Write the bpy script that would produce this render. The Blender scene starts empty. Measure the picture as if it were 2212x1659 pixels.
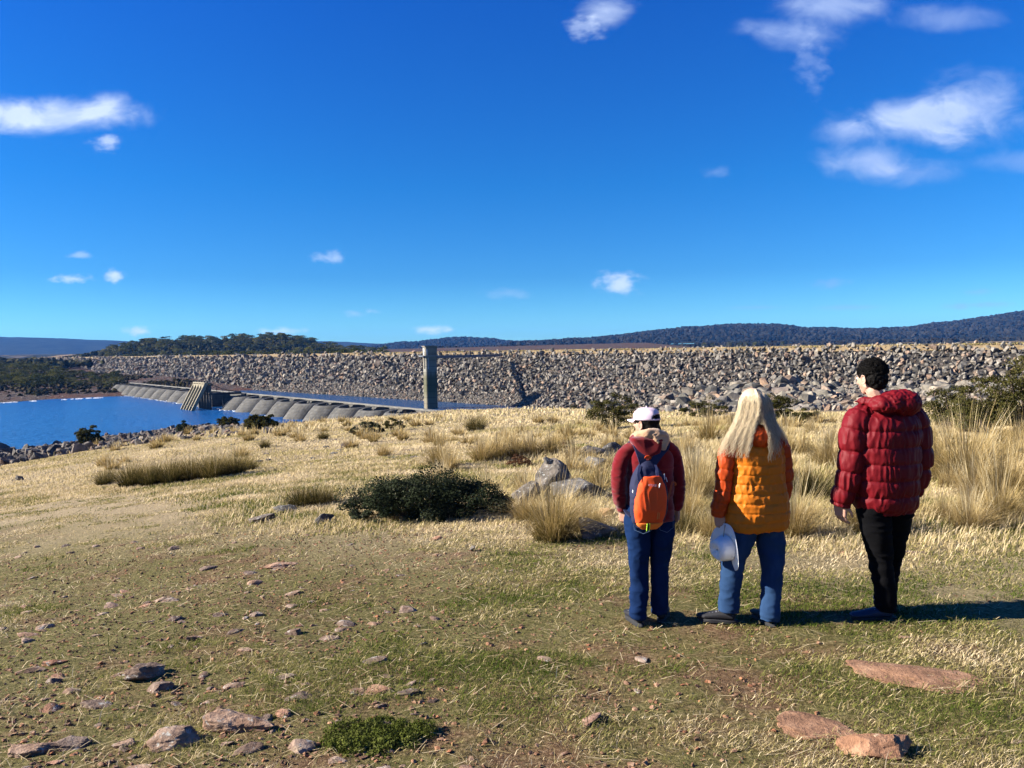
import bpy, bmesh, math, random
import numpy as np
from mathutils import Vector, Matrix, noise

R = math.radians
SC = bpy.context.scene
COL = SC.collection

# ------------------------------------------------------------------ camera
F = 1662.0                      # focal length in pixels of a 2212 px wide picture
PITCH = math.atan(74.5 / F)
ROLL = R(0.95)
cam_d = bpy.data.cameras.new('camera')
cam_d.sensor_fit = 'HORIZONTAL'
cam_d.sensor_width = 36.0
cam_d.lens = 36.0 * F / 2212.0
cam_d.clip_start = 0.05
cam_d.clip_end = 60000
cam = bpy.data.objects.new('camera', cam_d)
COL.objects.link(cam)
CM = Matrix.Rotation(math.pi / 2 - PITCH, 4, 'X') @ Matrix.Rotation(-ROLL, 4, 'Z')
cam.matrix_world = CM
SC.camera = cam


def ray(px, py):
    v = CM.to_3x3() @ Vector(((px - 1106.0) / F, -(py - 829.5) / F, -1.0))
    return v / v.y              # (u, 1, w)


def at(px, py, Y):
    v = ray(px, py)
    return Vector((v.x * Y, Y, v.z * Y))


# ------------------------------------------------------------------ light
SUN_AZ = 3.0                   # degrees behind the camera's left
SUN_EL = 26.0
sd = Vector((-math.cos(R(SUN_AZ)) * math.cos(R(SUN_EL)), -math.sin(R(SUN_AZ)) * math.cos(R(SUN_EL)), math.sin(R(SUN_EL))))
sl = bpy.data.lights.new('sun', 'SUN')
sl.energy = 5.0
sl.angle = R(0.5)
sl.color = (1.0, 0.93, 0.82)
sun = bpy.data.objects.new('sun', sl)
COL.objects.link(sun)
sun.rotation_euler = sd.to_track_quat('Z', 'Y').to_euler()
sun.location = (-30, -10, 40)

SC.view_settings.view_transform = 'Standard'
SC.view_settings.look = 'None'
SC.view_settings.exposure = 1.65
SC.view_settings.gamma = 1.0
SC.cycles.max_bounces = 5
SC.cycles.diffuse_bounces = 2
SC.cycles.glossy_bounces = 2
SC.cycles.transmission_bounces = 3
SC.cycles.transparent_max_bounces = 6
SC.cycles.volume_bounces = 0
SC.cycles.use_denoising = True
SC.cycles.use_light_tree = False

# clouds as directions: (photo x, y, half width, half height, density, bright)
CLOUDS = [
    (130, 250, 165, 36, .95, .97), (-20, 245, 110, 36, .95, .97), (235, 236, 62, 34, .95, 1.0), (228, 308, 34, 17, .7, 1.0),
    (1310, 22, 62, 34, .8, .9), (1265, 60, 42, 26, .55, .88),
    (2105, 236, 112, 74, 1.0, .84), (1980, 262, 145, 50, 1.0, .80), (1850, 285, 90, 28, .6, .76), (1880, 345, 100, 42, .8, .76), (1970, 372, 100, 30, .5, .7), (2200, 350, 100, 24, .35, .7),
    (1790, 12, 120, 44, .75, .76), (1720, 75, 100, 34, .55, .74), (1665, 60, 80, 22, .45, .74), (2050, 40, 110, 30, .45, .72), (1755, 135, 38, 55, .35, .72),
    (158, 602, 46, 11, .8, 1.0), (243, 596, 24, 13, .95, 1.0), (170, 550, 26, 8, .4, 1.0),
    (706, 556, 36, 16, .6, 1.0), (1336, 610, 46, 25, .95, .92), (296, 714, 36, 12, .9, 1.0), (606, 716, 44, 9, .8, 1.0),
    (935, 712, 42, 9, .95, 1.0), (798, 672, 18, 8, .6, .95), (765, 677, 34, 8, .4, .9), (1797, 612, 44, 11, .4, .62),
    (1840, 664, 90, 6, .4, .55), (2140, 659, 50, 7, .5, .52), (2070, 661, 50, 7, .4, .55), (1640, 664, 80, 5, .35, .55), (2110, 631, 44, 6, .35, .6), (1100, 635, 60, 12, .2, .9),
    (1545, 372, 30, 12, .2, .8),
]


def world_build():
    w = bpy.data.worlds.new('World')
    SC.world = w
    w.use_nodes = True
    nt = w.node_tree
    N, L = nt.nodes, nt.links
    N.clear()
    out = N.new('ShaderNodeOutputWorld')
    bg = N.new('ShaderNodeBackground')
    sky = N.new('ShaderNodeTexSky')
    sky.sky_type = 'NISHITA'
    sky.sun_disc = False
    sky.sun_elevation = R(SUN_EL)
    sky.sun_rotation = math.atan2(sd.x, sd.y)
    sky.altitude = 1000
    sky.air_density = 1.0
    sky.dust_density = 0.15
    sky.ozone_density = 4.0
    tc = N.new('ShaderNodeTexCoord')
    sp = N.new('ShaderNodeSeparateXYZ')
    L.new(tc.outputs['Generated'], sp.inputs[0])

    def M(op, a, b=None, clamp=False):
        n = N.new('ShaderNodeMath')
        n.operation = op
        n.use_clamp = clamp
        for i, x in enumerate((a, b)):
            if x is None:
                continue
            if isinstance(x, (int, float)):
                n.inputs[i].default_value = x
            else:
                L.new(x, n.inputs[i])
        return n.outputs[0]
    # colour response of the camera to clear air, by height above the horizon
    rp_ = N.new('ShaderNodeValToRGB')
    els = rp_.color_ramp.elements
    SKYTINT = [(0, (0.355, 0.753, 1.008)), (0.033, (0.334, 0.753, 1.037)), (0.093, (0.185, 0.568, 0.923)), (0.205, (0.092, 0.540, 0.994)), (0.4, (0.064, 0.469, 1.150))]
    while len(els) < len(SKYTINT):
        els.new(.5)
    for k_, (p_, c_) in enumerate(SKYTINT):
        els[k_].position = p_
    for k_, (p_, c_) in enumerate(SKYTINT):
        els[k_].color = (c_[0] / 2, c_[1] / 2, c_[2] / 2, 1)
    L.new(sp.outputs[2], rp_.inputs[0])
    hs = N.new('ShaderNodeMix')
    hs.data_type = 'RGBA'
    hs.blend_type = 'MULTIPLY'
    hs.inputs['Factor'].default_value = 1
    dbl = N.new('ShaderNodeVectorMath')
    dbl.operation = 'SCALE'
    dbl.inputs['Scale'].default_value = 2.0
    L.new(rp_.outputs[0], dbl.inputs[0])
    L.new(sky.outputs[0], hs.inputs['A'])
    L.new(dbl.outputs[0], hs.inputs['B'])
    yy = M('MAXIMUM', sp.outputs[1], 0.02)
    u = M('DIVIDE', sp.outputs[0], yy)
    v = M('DIVIDE', sp.outputs[2], yy)
    # cloud texture in direction space, stretched along the horizon
    cb = N.new('ShaderNodeCombineXYZ')
    L.new(u, cb.inputs[0])
    L.new(M('MULTIPLY', v, 1.6), cb.inputs[1])
    nz = N.new('ShaderNodeTexNoise')
    nz.inputs['Scale'].default_value = 14
    nz.inputs['Detail'].default_value = 7
    nz.inputs['Roughness'].default_value = 0.55
    nz.inputs['Distortion'].default_value = 0.6
    L.new(cb.outputs[0], nz.inputs['Vector'])
    nz2 = N.new('ShaderNodeTexNoise')
    nz2.inputs['Scale'].default_value = 52
    nz2.inputs['Detail'].default_value = 5
    L.new(cb.outputs[0], nz2.inputs['Vector'])
    n1 = M('SUBTRACT', nz.outputs[0], 0.5)
    n2 = M('SUBTRACT', nz2.outputs[0], 0.5)
    nsum_big = M('ADD', M('MULTIPLY', n1, 1.6), M('MULTIPLY', n2, 0.35))
    nsum_small = M('ADD', M('MULTIPLY', n1, 1.6), M('MULTIPLY', n2, 2.4))
    tot = None
    brt = None
    for (px, py, hw, hh, de, br) in CLOUDS:
        c = ray(px, py)
        a = M('DIVIDE', M('SUBTRACT', u, c.x), hw / F)
        b = M('DIVIDE', M('SUBTRACT', v, c.z), hh / F)
        d = M('SQRT', M('ADD', M('MULTIPLY', a, a), M('MULTIPLY', b, b)))
        s = M('SUBTRACT', 1.0, d)
        s = M('ADD', s, nsum_big if hw > 60 else nsum_small)
        mr = N.new('ShaderNodeMapRange')
        mr.interpolation_type = 'SMOOTHSTEP'
        mr.inputs['From Min'].default_value = -0.30
        mr.inputs['From Max'].default_value = 1.10
        mr.inputs['To Max'].default_value = de
        L.new(s, mr.inputs['Value'])
        lim = M('MULTIPLY', mr.outputs[0], M('SUBTRACT', 1.9, d, True))
        wgt = M('MULTIPLY', lim, br)
        tot = lim if tot is None else M('ADD', tot, lim)
        brt = wgt if brt is None else M('ADD', brt, wgt)
    cov = M('MINIMUM', tot, 1.0)
    bri = M('DIVIDE', brt, M('MAXIMUM', tot, 0.001))
    front = M('GREATER_THAN', sp.outputs[1], 0.05)
    cov = M('MULTIPLY', M('MULTIPLY', cov, front), 0.88)
    cc = N.new('ShaderNodeMix')
    cc.data_type = 'RGBA'
    cc.inputs['A'].default_value = (2.3, 3.4, 6.4, 1)
    cc.inputs['B'].default_value = (5.6, 6.5, 8.0, 1)
    mrb = N.new('ShaderNodeMapRange')
    mrb.inputs['From Min'].default_value = 0.62
    mrb.inputs['From Max'].default_value = 1.04
    L.new(M('ADD', bri, M('MULTIPLY', n1, 0.25)), mrb.inputs['Value'])
    L.new(mrb.outputs[0], cc.inputs['Factor'])
    mx = N.new('ShaderNodeMix')
    mx.data_type = 'RGBA'
    L.new(cov, mx.inputs['Factor'])
    L.new(hs.outputs['Result'], mx.inputs['A'])
    L.new(cc.outputs['Result'], mx.inputs['B'])
    L.new(mx.outputs['Result'], bg.inputs['Color'])
    bg.inputs['Strength'].default_value = 0.05
    L.new(bg.outputs[0], out.inputs[0])
    w.cycles.sampling_method = 'MANUAL'
    w.cycles.sample_map_resolution = 512


world_build()

# ------------------------------------------------------------------ helpers


def tag(o, label=None, cat=None, group=None, kind=None):
    if label:
        o['label'] = label
    if cat:
        o['category'] = cat
    if group:
        o['group'] = group
    if kind:
        o['kind'] = kind
    return o


def empty(name, loc=(0, 0, 0), rz=0.0):
    o = bpy.data.objects.new(name, None)
    o.empty_display_size = 0.2
    COL.objects.link(o)
    o.location = loc
    o.rotation_euler = (0, 0, rz)
    return o


def add(name, me, mats=None, parent=None, loc=None):
    o = bpy.data.objects.new(name, me)
    COL.objects.link(o)
    if mats is not None:
        if not isinstance(mats, (list, tuple)):
            mats = [mats]
        me.materials.clear()
        for m in mats:
            me.materials.append(m)
    if parent is not None:
        o.parent = parent
    if loc is not None:
        o.location = loc
    return o


def mesh_np(name, V, Fs, smooth=False, attrs=None, mat_idx=None):
    """Fs: list of int arrays (m,k)"""
    me = bpy.data.meshes.new(name)
    V = np.asarray(V, dtype=np.float32)
    if not isinstance(Fs, (list, tuple)) or not hasattr(Fs[0], 'ndim') or Fs[0].ndim == 1:
        Fs = [np.asarray(Fs)]
    Fs = [np.asarray(f, dtype=np.int32) for f in Fs if len(f)]
    nl = sum(f.size for f in Fs)
    nf = sum(len(f) for f in Fs)
    me.vertices.add(len(V))
    me.vertices.foreach_set('co', V.ravel())
    me.loops.add(nl)
    me.loops.foreach_set('vertex_index', np.concatenate([f.ravel() for f in Fs]))
    me.polygons.add(nf)
    tot = np.concatenate([np.full(len(f), f.shape[1], np.int32) for f in Fs])
    st = np.concatenate([[0], np.cumsum(tot)[:-1]]).astype(np.int32)
    me.polygons.foreach_set('loop_start', st)
    me.polygons.foreach_set('use_smooth', np.full(nf, smooth, dtype=bool))
    if mat_idx is not None:
        me.polygons.foreach_set('material_index', np.asarray(mat_idx, dtype=np.int32))
    me.update(calc_edges=True)
    for k, a in (attrs or {}).items():
        at_ = me.attributes.new(k, 'FLOAT', 'POINT')
        at_.data.foreach_set('value', np.asarray(a, dtype=np.float32).ravel())
    return me


def hash2(ix, iy, seed):
    h = (ix.astype(np.int64) * 374761393 + iy.astype(np.int64) * 668265263 + seed * 974634777) & 0xFFFFFFFF
    h = ((h ^ (h >> 13)) * 1274126177) & 0xFFFFFFFF
    h = h ^ (h >> 16)
    return (h & 0xFFFF) / 65535.0


def vnoise(x, y, seed=0):
    x = np.asarray(x, float)
    y = np.asarray(y, float)
    ix = np.floor(x)
    iy = np.floor(y)
    fx = x - ix
    fy = y - iy
    fx = fx * fx * (3 - 2 * fx)
    fy = fy * fy * (3 - 2 * fy)
    a = hash2(ix, iy, seed)
    b = hash2(ix + 1, iy, seed)
    c = hash2(ix, iy + 1, seed)
    d = hash2(ix + 1, iy + 1, seed)
    return (a * (1 - fx) + b * fx) * (1 - fy) + (c * (1 - fx) + d * fx) * fy


def fbm(x, y, seed=0, octv=4):
    s = 0
    a = 0.5
    t = 0
    for i in range(octv):
        s = s + a * vnoise(x * 2 ** i, y * 2 ** i, seed + i * 17)
        t += a
        a *= 0.5
    return s / t


# ---- material builder
KALB = 0.74                     # reflectances below are trimmed by this one factor


class MB:
    def __init__(s, name):
        s.m = bpy.data.materials.new(name)
        s.m.use_nodes = True
        s.nt = s.m.node_tree
        s.N = s.nt.nodes
        s.L = s.nt.links
        s.p = s.N['Principled BSDF']
        s.out = s.N['Material Output']

    def coord(s, kind='Object', scale=(1, 1, 1)):
        tc = s.N.new('ShaderNodeTexCoord')
        mp = s.N.new('ShaderNodeMapping')
        mp.inputs['Scale'].default_value = scale
        s.L.new(tc.outputs[kind], mp.inputs[0])
        return mp.outputs[0]

    def geo(s, scale=(1, 1, 1)):
        g = s.N.new('ShaderNodeNewGeometry')
        mp = s.N.new('ShaderNodeMapping')
        mp.inputs['Scale'].default_value = scale
        s.L.new(g.outputs['Position'], mp.inputs[0])
        return mp.outputs[0]

    def noise(s, vec, scale, detail=4, rough=0.5, dist=0.0):
        n = s.N.new('ShaderNodeTexNoise')
        n.inputs['Scale'].default_value = scale
        n.inputs['Detail'].default_value = detail
        n.inputs['Roughness'].default_value = rough
        n.inputs['Distortion'].default_value = dist
        s.L.new(vec, n.inputs['Vector'])
        return n.outputs[0]

    def voro(s, vec, scale, feature='F1', out=0):
        n = s.N.new('ShaderNodeTexVoronoi')
        n.feature = feature
        n.inputs['Scale'].default_value = scale
        s.L.new(vec, n.inputs['Vector'])
        return n.outputs[out]

    def ramp(s, fac, stops, interp='LINEAR'):
        r = s.N.new('ShaderNodeValToRGB')
        r.color_ramp.interpolation = interp
        el = r.color_ramp.elements
        while len(el) < len(stops):
            el.new(0.5)
        for k, (p, c) in enumerate(stops):
            el[k].position = p
        for k, (p, c) in enumerate(stops):
            el[k].color = (*c, 1) if len(c) == 3 else c
        s.L.new(fac, r.inputs[0])
        return r.outputs[0]

    def mix(s, fac, a, b, blend='MIX'):
        n = s.N.new('ShaderNodeMix')
        n.data_type = 'RGBA'
        n.blend_type = blend
        for k, x in (('Factor', fac), ('A', a), ('B', b)):
            if isinstance(x, (int, float)):
                n.inputs[k].default_value = x
            elif isinstance(x, tuple):
                n.inputs[k].default_value = (*x, 1) if len(x) == 3 else x
            else:
                s.L.new(x, n.inputs[k])
        return n.outputs['Result']

    def math(s, op, a, b=None, clamp=False):
        n = s.N.new('ShaderNodeMath')
        n.operation = op
        n.use_clamp = clamp
        for i, x in enumerate((a, b)):
            if x is None:
                continue
            if isinstance(x, (int, float)):
                n.inputs[i].default_value = x
            else:
                s.L.new(x, n.inputs[i])
        return n.outputs[0]

    def attr(s, name):
        n = s.N.new('ShaderNodeAttribute')
        n.attribute_name = name
        return n.outputs['Fac']

    def rand(s):
        return s.N.new('ShaderNodeObjectInfo').outputs['Random']

    def sep(s, vec):
        n = s.N.new('ShaderNodeSeparateXYZ')
        s.L.new(vec, n.inputs[0])
        return n.outputs

    def bump(s, h, strength=0.5, dist=0.01):
        b = s.N.new('ShaderNodeBump')
        b.inputs['Strength'].default_value = strength
        b.inputs['Distance'].default_value = dist
        s.L.new(h, b.inputs['Height'])
        s.L.new(b.outputs[0], s.p.inputs['Normal'])

    def base(s, c, rough=0.8, spec=0.3, k=KALB):
        if isinstance(c, tuple):
            c = tuple(x * k for x in c)
        else:
            c = s.mix(1.0, c, (k, k, k), 'MULTIPLY')
        if isinstance(c, tuple):
            s.p.inputs['Base Color'].default_value = (*c, 1)
        else:
            s.L.new(c, s.p.inputs['Base Color'])
        s.p.inputs['Roughness'].default_value = rough
        s.p.inputs['Specular IOR Level'].default_value = spec
        return s.m

    def leafy(s, c, trans=0.35, k=KALB):
        """diffuse + translucent, for grass blades and leaves"""
        s.N.remove(s.p)
        c = s.mix(1.0, c, (k, k, k), 'MULTIPLY')
        d = s.N.new('ShaderNodeBsdfDiffuse')
        t = s.N.new('ShaderNodeBsdfTranslucent')
        mx = s.N.new('ShaderNodeMixShader')
        mx.inputs[0].default_value = trans
        s.L.new(c, d.inputs[0])
        s.L.new(c, t.inputs[0])
        s.L.new(d.outputs[0], mx.inputs[1])
        s.L.new(t.outputs[0], mx.inputs[2])
        s.L.new(mx.outputs[0], s.out.inputs[0])
        return s.m


MAT = {}


def simple(name, c, rough=0.8, spec=0.3, metal=0.0, bumps=None):
    if name in MAT:
        return MAT[name]
    b = MB(name)
    v = b.coord('Object')
    n = b.noise(v, 9, 5)
    col = b.mix(b.math('MULTIPLY', n, 0.5), tuple(x * 1.12 for x in c), tuple(x * 0.7 for x in c))
    b.base(col, rough, spec)
    b.p.inputs['Metallic'].default_value = metal
    if bumps:
        b.bump(b.noise(v, bumps[0], 4), bumps[1], bumps[2])
    MAT[name] = b.m
    return b.m
# ------------------------------------------------------------------ terrain
WATER = -17.2


def base_slope(X, Y):
    Yc = np.maximum(Y, 8.0)
    u = X / Yc
    neg = np.minimum(u, 0.0)
    pos = np.clip(u, 0.0, 0.9)
    s = 0.0674 + 0.10 * np.clip(neg, -1.2, 0) ** 2 - 0.030 * pos
    return s


E_U = [-9, -.32, -.16, -.10, -.03, .087, .16, .237, .42, .66, 9]
E_D = [400, 260, 185, 172, 165, 128, 88, 62, 48, 42, 40]
RT_U = [.12, .168, .212, .266, .357, .42, .54, .65, .9]
RT_D = [124, 114, 106, 94, 83, 92, 104, 90, 80]


def gz(X, Y):
    X = np.asarray(X, float)
    Y = np.asarray(Y, float)
    Yp = np.maximum(Y, 0.5)
    u = X / np.maximum(Yp, 8.0)
    z = -(1.68 + base_slope(X, Y) * Y)
    z = z - np.interp(u, [-.40, -.33, -.22, -.12, -.08], [0, 1.5, 1.2, .6, 0]) * np.clip((Y - 110) / 55, 0, 1)
    # gentle undulation
    amp = np.clip(Yp / 40.0, 0.04, 1.0)
    z = z + amp * 0.8 * (fbm(X / 14.0, Y / 14.0, 3, 3) - 0.5) + 0.07 * (fbm(X / 1.3, Y / 1.3, 9, 3) - 0.5) * np.clip(Yp / 3 - .6, 0.2, 1)
    z = z + (.030 * (fbm(X / .30, Y / .22, 14, 3) - .5) + .012 * (fbm(X / .09, Y / .07, 15, 2) - .5)) * np.clip(1.6 - Yp / 10, 0, 1)
    E = np.interp(u, E_U, E_D)
    over = np.maximum(Y - E, 0)
    # far side of the knoll: left of centre it drops to the pool, to the right a boulder shelf
    zl = z - 0.45 * over * np.clip(over / 8.0, 0, 1)
    d1 = -141.0 * 85.0 / F
    top = -np.interp(u, RT_U, RT_D) * 122.0 / F
    zE = -(1.68 + base_slope(X, Y) * E)
    t1 = np.clip((Y - E) / np.maximum(85.0 - E, 1.0), 0, 1)
    zr = zE + (d1 - zE) * t1
    t2 = np.clip((Y - 85.0) / 37.0, 0, 1)
    zr = zr + (top - d1) * t2
    zr = zr - 0.6 * np.maximum(Y - 124.0, 0)
    k = np.clip((u - 0.12) / 0.07, 0, 1)
    zfar = zl * (1 - k) + zr * k
    z = np.where(Y > E, zfar, z)
    return np.maximum(z, -24.0)


def gz1(x, y):
    return float(gz(np.array([x]), np.array([y]))[0])


def hit(px, py, lo=2.0, hi=260.0):
    """world point where the ray of photo pixel (px, py) meets the ground"""
    v = ray(px, py)
    Ys = np.concatenate([np.arange(lo, 30, 0.05), np.arange(30, hi, 0.5)])
    d = v.z * Ys - gz(v.x * Ys, Ys)
    idx = np.where(d < 0)[0]
    Y = float(Ys[idx[0]]) if len(idx) else hi
    return Vector((v.x * Y, Y, gz1(v.x * Y, Y)))


def grid_mesh(xs, ys, zf):
    XX, YY = np.meshgrid(xs, ys)
    ZZ = zf(XX, YY)
    V = np.stack([XX.ravel(), YY.ravel(), ZZ.ravel()], 1)
    ny, nx = XX.shape
    i = (np.arange(ny - 1)[:, None] * nx + np.arange(nx - 1)[None, :]).ravel()
    Fq = np.stack([i, i + 1, i + nx + 1, i + nx], 1)
    return V, Fq


# ---- ground material
def ground_mat():
    b = MB('ground_turf')
    v = b.geo()
    n_big = b.noise(v, 0.35, 4, 0.55)
    n_mid = b.noise(v, 2.2, 5, 0.6)
    n_fin = b.noise(v, 38, 6, 0.7)
    n_vf = b.noise(v, 140, 3, 0.6)
    soil = b.ramp(n_fin, [(0.3, (.07, .040, .022)), (0.5, (.19, .115, .06)), (0.7, (.40, .28, .17))])
    turf = b.ramp(n_fin, [(0.3, (.055, .052, .016)), (0.5, (.16, .14, .048)), (0.7, (.38, .31, .15))])
    straw = b.ramp(n_fin, [(0.3, (.20, .15, .08)), (0.5, (.40, .31, .18)), (0.72, (.62, .51, .34))])
    xyz = b.sep(v)
    # distance from the track decides turf or straw: a property of the meadow
    yy = b.math('ADD', xyz[1], b.math('MULTIPLY', b.math('SUBTRACT', n_big, 0.5), 9.0))
    slant = b.math('SUBTRACT', yy, b.math('MULTIPLY', xyz[0], -0.55))
    fs = b.N.new('ShaderNodeMapRange')
    fs.inputs['From Min'].default_value = 6.5
    fs.inputs['From Max'].default_value = 11.5
    b.L.new(slant, fs.inputs['Value'])
    soilmask = b.ramp(b.math('ADD', b.math('MULTIPLY', n_mid, 0.6), b.math('MULTIPLY', n_big, 0.4)), [(0.38, (0, 0, 0)), (0.50, (1, 1, 1))])
    c = b.mix(soilmask, soil, turf)
    c = b.mix(fs.outputs[0], c, straw)
    # far shore: bare dark gravelly ground below the meadow
    zz = b.math('ADD', xyz[2], b.math('MULTIPLY', b.math('SUBTRACT', n_big, 0.5), 2.5))
    sh = b.N.new('ShaderNodeMapRange')
    sh.inputs['From Min'].default_value = -7.6
    sh.inputs['From Max'].default_value = -9.2
    us_ = b.N.new('ShaderNodeMapRange')
    us_.inputs['From Min'].default_value = -.30
    us_.inputs['From Max'].default_value = -.12
    us_.inputs['To Max'].default_value = 4.3
    b.L.new(b.math('DIVIDE', xyz[0], b.math('MAXIMUM', xyz[1], 5.0)), us_.inputs['Value'])
    b.L.new(b.math('ADD', zz, us_.outputs[0]), sh.inputs['Value'])
    shelf = b.N.new('ShaderNodeMapRange')
    shelf.inputs['From Min'].default_value = 52
    shelf.inputs['From Max'].default_value = 66
    b.L.new(b.math('SUBTRACT', xyz[1], b.math('MULTIPLY', b.math('LESS_THAN', xyz[0], 14.0), 120.0)), shelf.inputs['Value'])
    shf = b.math('MAXIMUM', sh.outputs[0], shelf.outputs[0])
    grav = b.ramp(b.noise(v, 3.0, 6, 0.7), [(0.3, (.06, .045, .035)), (0.55, (.16, .125, .095)), (0.75, (.33, .27, .20))])
    c = b.mix(shf, c, grav)
    b.base(c, 0.95, 0.1)
    b.bump(b.math('ADD', n_fin, b.math('MULTIPLY', n_vf, 0.6)), 0.9, 0.03)
    return b.m


GROUND = ground_mat()

xs = np.concatenate([np.linspace(-170, -14, 90)[:-1], np.linspace(-14, 16, 760)[:-1], np.linspace(16, 130, 80)])
ys = np.concatenate([np.linspace(-12, 1, 14)[:-1], np.linspace(1, 16, 430)[:-1], np.geomspace(16, 262, 150)])
V, Fq = grid_mesh(xs, ys, gz)
tag(add('ground', mesh_np('ground', V, Fq, True), GROUND), 'grassy knoll of short turf and dry straw sloping down to the lake', kind='structure')

# ---- water
def water_mat():
    b = MB('lake_water')
    v = b.geo((1, 1, 1))
    b.base((.008, .042, .135), 0.2, 0.45)
    b.p.inputs['IOR'].default_value = 1.33
    wv = b.geo((0.28, 0.6, 1))
    n1 = b.noise(wv, 1.1, 4, 0.6, 0.4)
    n2 = b.noise(wv, 4.5, 3, 0.5)
    xyz = b.sep(v)
    # the pool behind the arches is sheltered and calmer than the open lake
    side = b.math('ADD', b.math('MULTIPLY', b.math('ADD', xyz[0], 15.0), 0.774), b.math('MULTIPLY', b.math('SUBTRACT', xyz[1], 160.0), 0.633))
    calm = b.N.new('ShaderNodeMapRange')
    calm.inputs['From Min'].default_value = -6
    calm.inputs['From Max'].default_value = 2
    calm.inputs['To Min'].default_value = 1.0
    calm.inputs['To Max'].default_value = 0.5
    b.L.new(side, calm.inputs['Value'])
    h = b.math('MULTIPLY', b.math('ADD', n1, b.math('MULTIPLY', n2, 0.35)), calm.outputs[0])
    foam = b.ramp(b.math('ADD', b.noise(wv, 0.9, 6, 0.7), b.math('MULTIPLY', n2, 0.25)), [(0.83, (0, 0, 0)), (0.90, (1, 1, 1))])
    fm = b.math('MULTIPLY', foam, b.math('GREATER_THAN', calm.outputs[0], 0.9))
    deep = b.mix(b.noise(b.geo((.03, .05, 1)), 1.0, 4), (.008, .075, .24), (.012, .12, .37))
    deepc = b.mix(b.math('GREATER_THAN', calm.outputs[0], 0.75), (.012, .060, .15), deep)
    c = b.mix(fm, deepc, (.55, .62, .68))
    b.L.new(b.mix(1.0, c, (.8, .8, .8), 'MULTIPLY'), b.p.inputs['Base Color'])
    b.bump(h, 1.0, 1.1)
    return b.m


V, Fq = grid_mesh(np.array([-1500., 140.]), np.array([60., 1500.]), lambda X, Y: X * 0 + WATER)
tag(add('lake_water', mesh_np('water', V, Fq), water_mat()), 'choppy deep blue lake water in front of and behind the arched dam', kind='structure')

# ---- foreshore and lake bed between the arches, the rockfill dam and the left bank
CP = np.array([
    (-196, 295, -17.2), (-189, 318, -17.2), (-174, 327, -17.2), (-168, 333, -17.2), (-150, 335, -17.6), (-121, 362, -17.3), (-60, 300, -19.5), (-20, 262, -20), (10, 228, -20), (-90, 285, -20), (-115, 318, -19.0), (-140, 345, -17.0),
    (-210, 250, -20.5), (-150, 300, -19.5), (-300, 270, -20.5), (-420, 250, -21), (-230, 296, -17.3), (-300, 300, -17.3), (-420, 305, -17.3),
    (-215, 345, -15.5), (-190, 370, -15.2), (-165, 390, -14.8), (-290, 575, -12.6), (-186, 462, -12.6), (-143, 412, -14.6), (-240, 410, -14.0), (-280, 420, -13.2), (-330, 500, -10.5), (-250, 500, -12.8), (-360, 620, -9), (-420, 420, -12.5), (-520, 600, -7), (-700, 700, -6),
    (-420, 720, -6), (-700, 400, -14), (-480, 840, -3), (-600, 950, -3), (80, 262, -19), (160, 200, -19), (20, 330, -10), (-60, 430, -8)], float)


def rbf(P, Z, Q, sm=1e-6):
    d = np.linalg.norm(P[:, None] - P[None], axis=2)
    n = len(P)
    A = np.zeros((n + 3, n + 3))
    A[:n, :n] = d + sm * np.eye(n)
    A[:n, n] = 1
    A[:n, n + 1:] = P
    A[n, :n] = 1
    A[n + 1:, :n] = P.T
    w = np.linalg.solve(A, np.concatenate([Z, [0, 0, 0]]))
    D = np.linalg.norm(Q[:, None] - P[None], axis=2)
    return D @ w[:n] + w[n] + Q @ w[n + 1:]


def bedz(X, Y):
    X = np.asarray(X, float)
    Y = np.asarray(Y, float)
    sh = np.broadcast(X, Y).shape
    Q = np.stack([np.broadcast_to(X, sh).ravel(), np.broadcast_to(Y, sh).ravel()], 1)
    z = rbf(CP[:, :2], CP[:, 2], Q).reshape(sh)
    return z + 0.7 * (fbm(X / 11, Y / 11, 21, 4) - 0.5) * np.clip((z + 21) / 4, 0, 1)


def bed_mat():
    b = MB('foreshore_earth')
    v = b.geo((1, .45, 1))
    n = b.noise(v, 0.10, 6, 0.6)
    n2 = b.noise(v, 0.9, 5, 0.7)
    c1 = b.ramp(n2, [(0.3, (.030, .022, .020)), (0.5, (.085, .060, .050)), (0.75, (.20, .15, .12))])
    c2 = b.ramp(n2, [(0.3, (.05, .022, .016)), (0.6, (.13, .06, .04)), (0.8, (.22, .12, .08))])
    c = b.mix(b.ramp(n, [(0.48, (0, 0, 0)), (0.62, (1, 1, 1))]), c1, c2)
    b.base(c, 0.95, 0.1)
    b.bump(n2, 1.0, 0.6)
    return b.m


V, Fq = grid_mesh(np.linspace(-760, 170, 190), np.geomspace(245, 980, 150), bedz)
tag(add('foreshore', mesh_np('foreshore', V, Fq, True), bed_mat()), 'brown exposed lake bed and far bank around the arched dam', kind='structure')

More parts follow.
